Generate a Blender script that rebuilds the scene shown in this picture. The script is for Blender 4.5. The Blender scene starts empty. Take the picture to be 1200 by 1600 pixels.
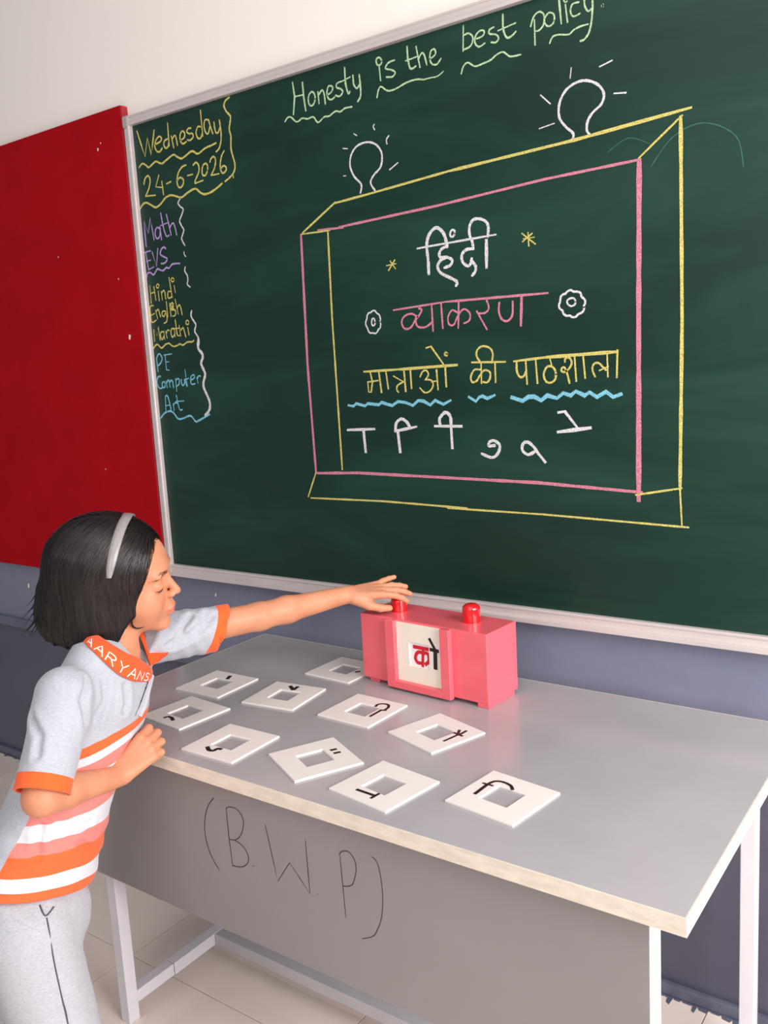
import bpy, math, random
import numpy as np
from mathutils import Vector, Matrix

SC = bpy.context.scene
COL = SC.collection
random.seed(4); RNG = np.random.default_rng(4)

# ---------------------------------------------------------------- camera
cam_d = bpy.data.cameras.new('camera'); cam = bpy.data.objects.new('camera', cam_d); COL.objects.link(cam)
YAW, PITCH, ROLL = 0.6291, -0.1600, 0.0562
Rm = Matrix.Rotation(YAW, 3, 'Z') @ Matrix.Rotation(PITCH, 3, 'X') @ Matrix.Rotation(ROLL, 3, 'Y')
cr, cf, cu = Rm.col[0], Rm.col[1], Rm.col[2]
cam.matrix_world = Matrix(((cr[0], cu[0], -cf[0], 1.7577), (cr[1], cu[1], -cf[1], -1.8574), (cr[2], cu[2], -cf[2], 1.4790), (0, 0, 0, 1)))
cam_d.sensor_fit = 'VERTICAL'; cam_d.sensor_height = 24; cam_d.lens = 1386.0 * 24 / 1600
cam_d.clip_start = .05
SC.camera = cam

# ---------------------------------------------------------------- light and exposure
w = bpy.data.worlds.new('daylight'); SC.world = w; w.use_nodes = True
bgn = w.node_tree.nodes['Background']; bgn.inputs[0].default_value = (.90, .93, 1, 1); bgn.inputs[1].default_value = .30

def area(name, loc, target, sx, sy, power, col):
    l = bpy.data.lights.new(name, 'AREA'); l.shape = 'RECTANGLE'; l.size = sx; l.size_y = sy; l.energy = power; l.color = col
    o = bpy.data.objects.new(name, l); COL.objects.link(o); o.location = loc
    o.rotation_euler = (Vector(target) - Vector(loc)).to_track_quat('-Z', 'Y').to_euler()
    return o
area('window_daylight', (3.0, -.95, 1.65), (.5, -.40, .75), 1.7, 1.7, 104, (1.0, .97, .95))
area('rear_window_daylight', (2.2, -5.2, 2.2), (.4, -.4, .9), 3.4, 1.6, 76, (1.0, .96, .92))
area('ceiling_daylight', (1.2, -2.2, 3.3), (1.0, -1.2, 0), 2.4, 2.4, 34, (1, .95, .9))
vs = SC.view_settings
vs.view_transform = 'Standard'; vs.look = 'None'; vs.gamma = 1; vs.use_curve_mapping = False; vs.exposure = 0.0

# ---------------------------------------------------------------- helpers
def srgb(r, g, b):
    f = lambda c: (c / 255 / 12.92) if c <= 10.3 else ((c / 255 + .055) / 1.055) ** 2.4
    return (f(r), f(g), f(b), 1)

def nodes(m):
    nt = m.node_tree
    N = lambda t, **k: _n(nt, t, k)
    return nt, N
def _n(nt, t, k):
    n = nt.nodes.new(t)
    for a, b in k.items():
        if a.startswith('i_'):
            n.inputs[a[2:].replace('_', ' ')].default_value = b
        else: setattr(n, a, b)
    return n

def mat(name, col, rough=.5, noise=0, nscale=8, bump=0, bscale=200, spec=.5, metal=0, coat=0, dark=None, sss=0, stretch=(1, 1, 1)):
    m = bpy.data.materials.new(name); m.use_nodes = True
    nt, N = nodes(m); b = nt.nodes['Principled BSDF']
    b.inputs['Roughness'].default_value = rough; b.inputs['Metallic'].default_value = metal
    b.inputs['Specular IOR Level'].default_value = spec; b.inputs['Coat Weight'].default_value = coat
    if coat: b.inputs['Coat Roughness'].default_value = .12
    if sss:
        b.inputs['Subsurface Weight'].default_value = sss; b.inputs['Subsurface Radius'].default_value = (.012, .005, .003); b.inputs['Subsurface Scale'].default_value = .5
    tc = N('ShaderNodeTexCoord'); mp = N('ShaderNodeMapping'); mp.inputs['Scale'].default_value = stretch
    nt.links.new(tc.outputs['Object'], mp.inputs['Vector'])
    if noise:
        nz = N('ShaderNodeTexNoise', i_Scale=nscale, i_Detail=6.0, i_Roughness=.6); nt.links.new(mp.outputs[0], nz.inputs['Vector'])
        mx = N('ShaderNodeMix', data_type='RGBA'); rp = N('ShaderNodeMapRange'); rp.inputs[1].default_value = .3; rp.inputs[2].default_value = .7
        nt.links.new(nz.outputs[0], rp.inputs[0]); nt.links.new(rp.outputs[0], mx.inputs[0])
        d = dark or tuple(c * (1 - noise) for c in col[:3]) + (1,)
        mx.inputs[6].default_value = d; mx.inputs[7].default_value = col
        nt.links.new(mx.outputs[2], b.inputs['Base Color'])
    else: b.inputs['Base Color'].default_value = col
    if bump:
        nb = N('ShaderNodeTexNoise', i_Scale=bscale, i_Detail=3.0); nt.links.new(mp.outputs[0], nb.inputs['Vector'])
        bp = N('ShaderNodeBump', i_Strength=bump, i_Distance=.002); nt.links.new(nb.outputs[0], bp.inputs['Height']); nt.links.new(bp.outputs[0], b.inputs['Normal'])
    return m

def link(name, verts, faces, m, parent=None, smooth=False, **props):
    me = bpy.data.meshes.new(name); me.from_pydata([tuple(map(float, v)) for v in verts], [], faces); me.update()
    if m is not None:
        for mm in (m if isinstance(m, (list, tuple)) else [m]): me.materials.append(mm)
    if smooth: me.polygons.foreach_set('use_smooth', [True] * len(me.polygons))
    o = bpy.data.objects.new(name, me); COL.objects.link(o)
    if parent: o.parent = parent
    for k, v in props.items(): o[k] = v
    return o

def empty(name, loc, label, cat, rz=0, group=None, kind=None):
    o = bpy.data.objects.new(name, None); COL.objects.link(o); o.location = loc; o.rotation_euler = (0, 0, rz); o.empty_display_size = .05
    if label: o['label'] = label
    if cat: o['category'] = cat
    if group: o['group'] = group
    if kind: o['kind'] = kind
    return o

def boxgeo(x0, x1, y0, y1, z0, z1, bev=0):
    if not bev:
        v = [(x, y, z) for x in (x0, x1) for y in (y0, y1) for z in (z0, z1)]
        return v, [(0, 1, 3, 2), (4, 6, 7, 5), (0, 4, 5, 1), (2, 3, 7, 6), (0, 2, 6, 4), (1, 5, 7, 3)]
    import bmesh
    bm = bmesh.new(); vs_ = {}
    v, f = boxgeo(x0, x1, y0, y1, z0, z1); vv = [bm.verts.new(p) for p in v]
    for q in f: bm.faces.new([vv[i] for i in q])
    bmesh.ops.recalc_face_normals(bm, faces=bm.faces)
    bmesh.ops.bevel(bm, geom=list(bm.edges), offset=bev, segments=2, affect='EDGES', profile=.5)
    bm.verts.index_update()
    V = [tuple(p.co) for p in bm.verts]; F = [tuple(p.index for p in q.verts) for q in bm.faces]; bm.free()
    return V, F

def box(name, x0, x1, y0, y1, z0, z1, m, parent=None, bev=0, **props):
    v, f = boxgeo(x0, x1, y0, y1, z0, z1, bev)
    return link(name, v, f, m, parent, **props)

def joinbox(name, L, m, parent=None, bev=0, **props):
    V, F = [], []
    for b in L:
        v, f = boxgeo(*b, bev); n = len(V); V += v; F += [tuple(i + n for i in q) for q in f]
    return link(name, V, F, m, parent, **props)

def catmull(pts, sub=5):
    out = []; n = len(pts)
    for i in range(n - 1):
        p0 = pts[max(i - 1, 0)]; p1 = pts[i]; p2 = pts[i + 1]; p3 = pts[min(i + 2, n - 1)]
        for k in range(sub):
            t = k / sub
            out.append(tuple(.5 * (2 * b + (c - a) * t + (2 * a - 5 * b + 4 * c - d) * t * t + (3 * b - a - 3 * c + d) * t ** 3) for a, b, c, d in zip(p0, p1, p2, p3)))
    out.append(pts[-1]); return out

def ribbon2d(strokes, to3, lift=.0004, jitter=.08, taper=True, wk=1.0):
    """flat thin strokes; to3(a, b, height) gives the point on the surface"""
    V, F = [], []
    for si, (wmm, sm, c) in enumerate(strokes):
        pts = [(c[i] / 1000, c[i + 1] / 1000) for i in range(0, len(c), 2)]
        if sm and len(pts) > 2: pts = catmull(pts)
        elif jitter:
            q = []
            for a, b in zip(pts[:-1], pts[1:]):
                n = max(1, int(math.dist(a, b) / .03)); q += [(a[0] + (b[0] - a[0]) * k / n, a[1] + (b[1] - a[1]) * k / n) for k in range(n)]
            pts = q + [pts[-1]]
        w0 = wmm * wk / 2000; n0 = len(V); n = len(pts); h = lift + si * .00006
        for i, p in enumerate(pts):
            a = pts[max(i - 1, 0)]; b = pts[min(i + 1, n - 1)]
            dx, dy = b[0] - a[0], b[1] - a[1]; l = math.hypot(dx, dy) or 1
            ww = w0 * (1 + random.uniform(-jitter, jitter) * 2)
            if taper and i in (0, n - 1): ww *= .75
            nx, ny = -dy / l * ww, dx / l * ww
            ex = 0
            if i == 0: ex = -w0 * .6
            if i == n - 1: ex = w0 * .6
            px, py = p[0] + dx / l * ex, p[1] + dy / l * ex
            V += [to3(px + nx, py + ny, h), to3(px - nx, py - ny, h)]
        for i in range(n - 1):
            k = n0 + 2 * i; F.append((k, k + 1, k + 3, k + 2))
    return V, F

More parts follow.
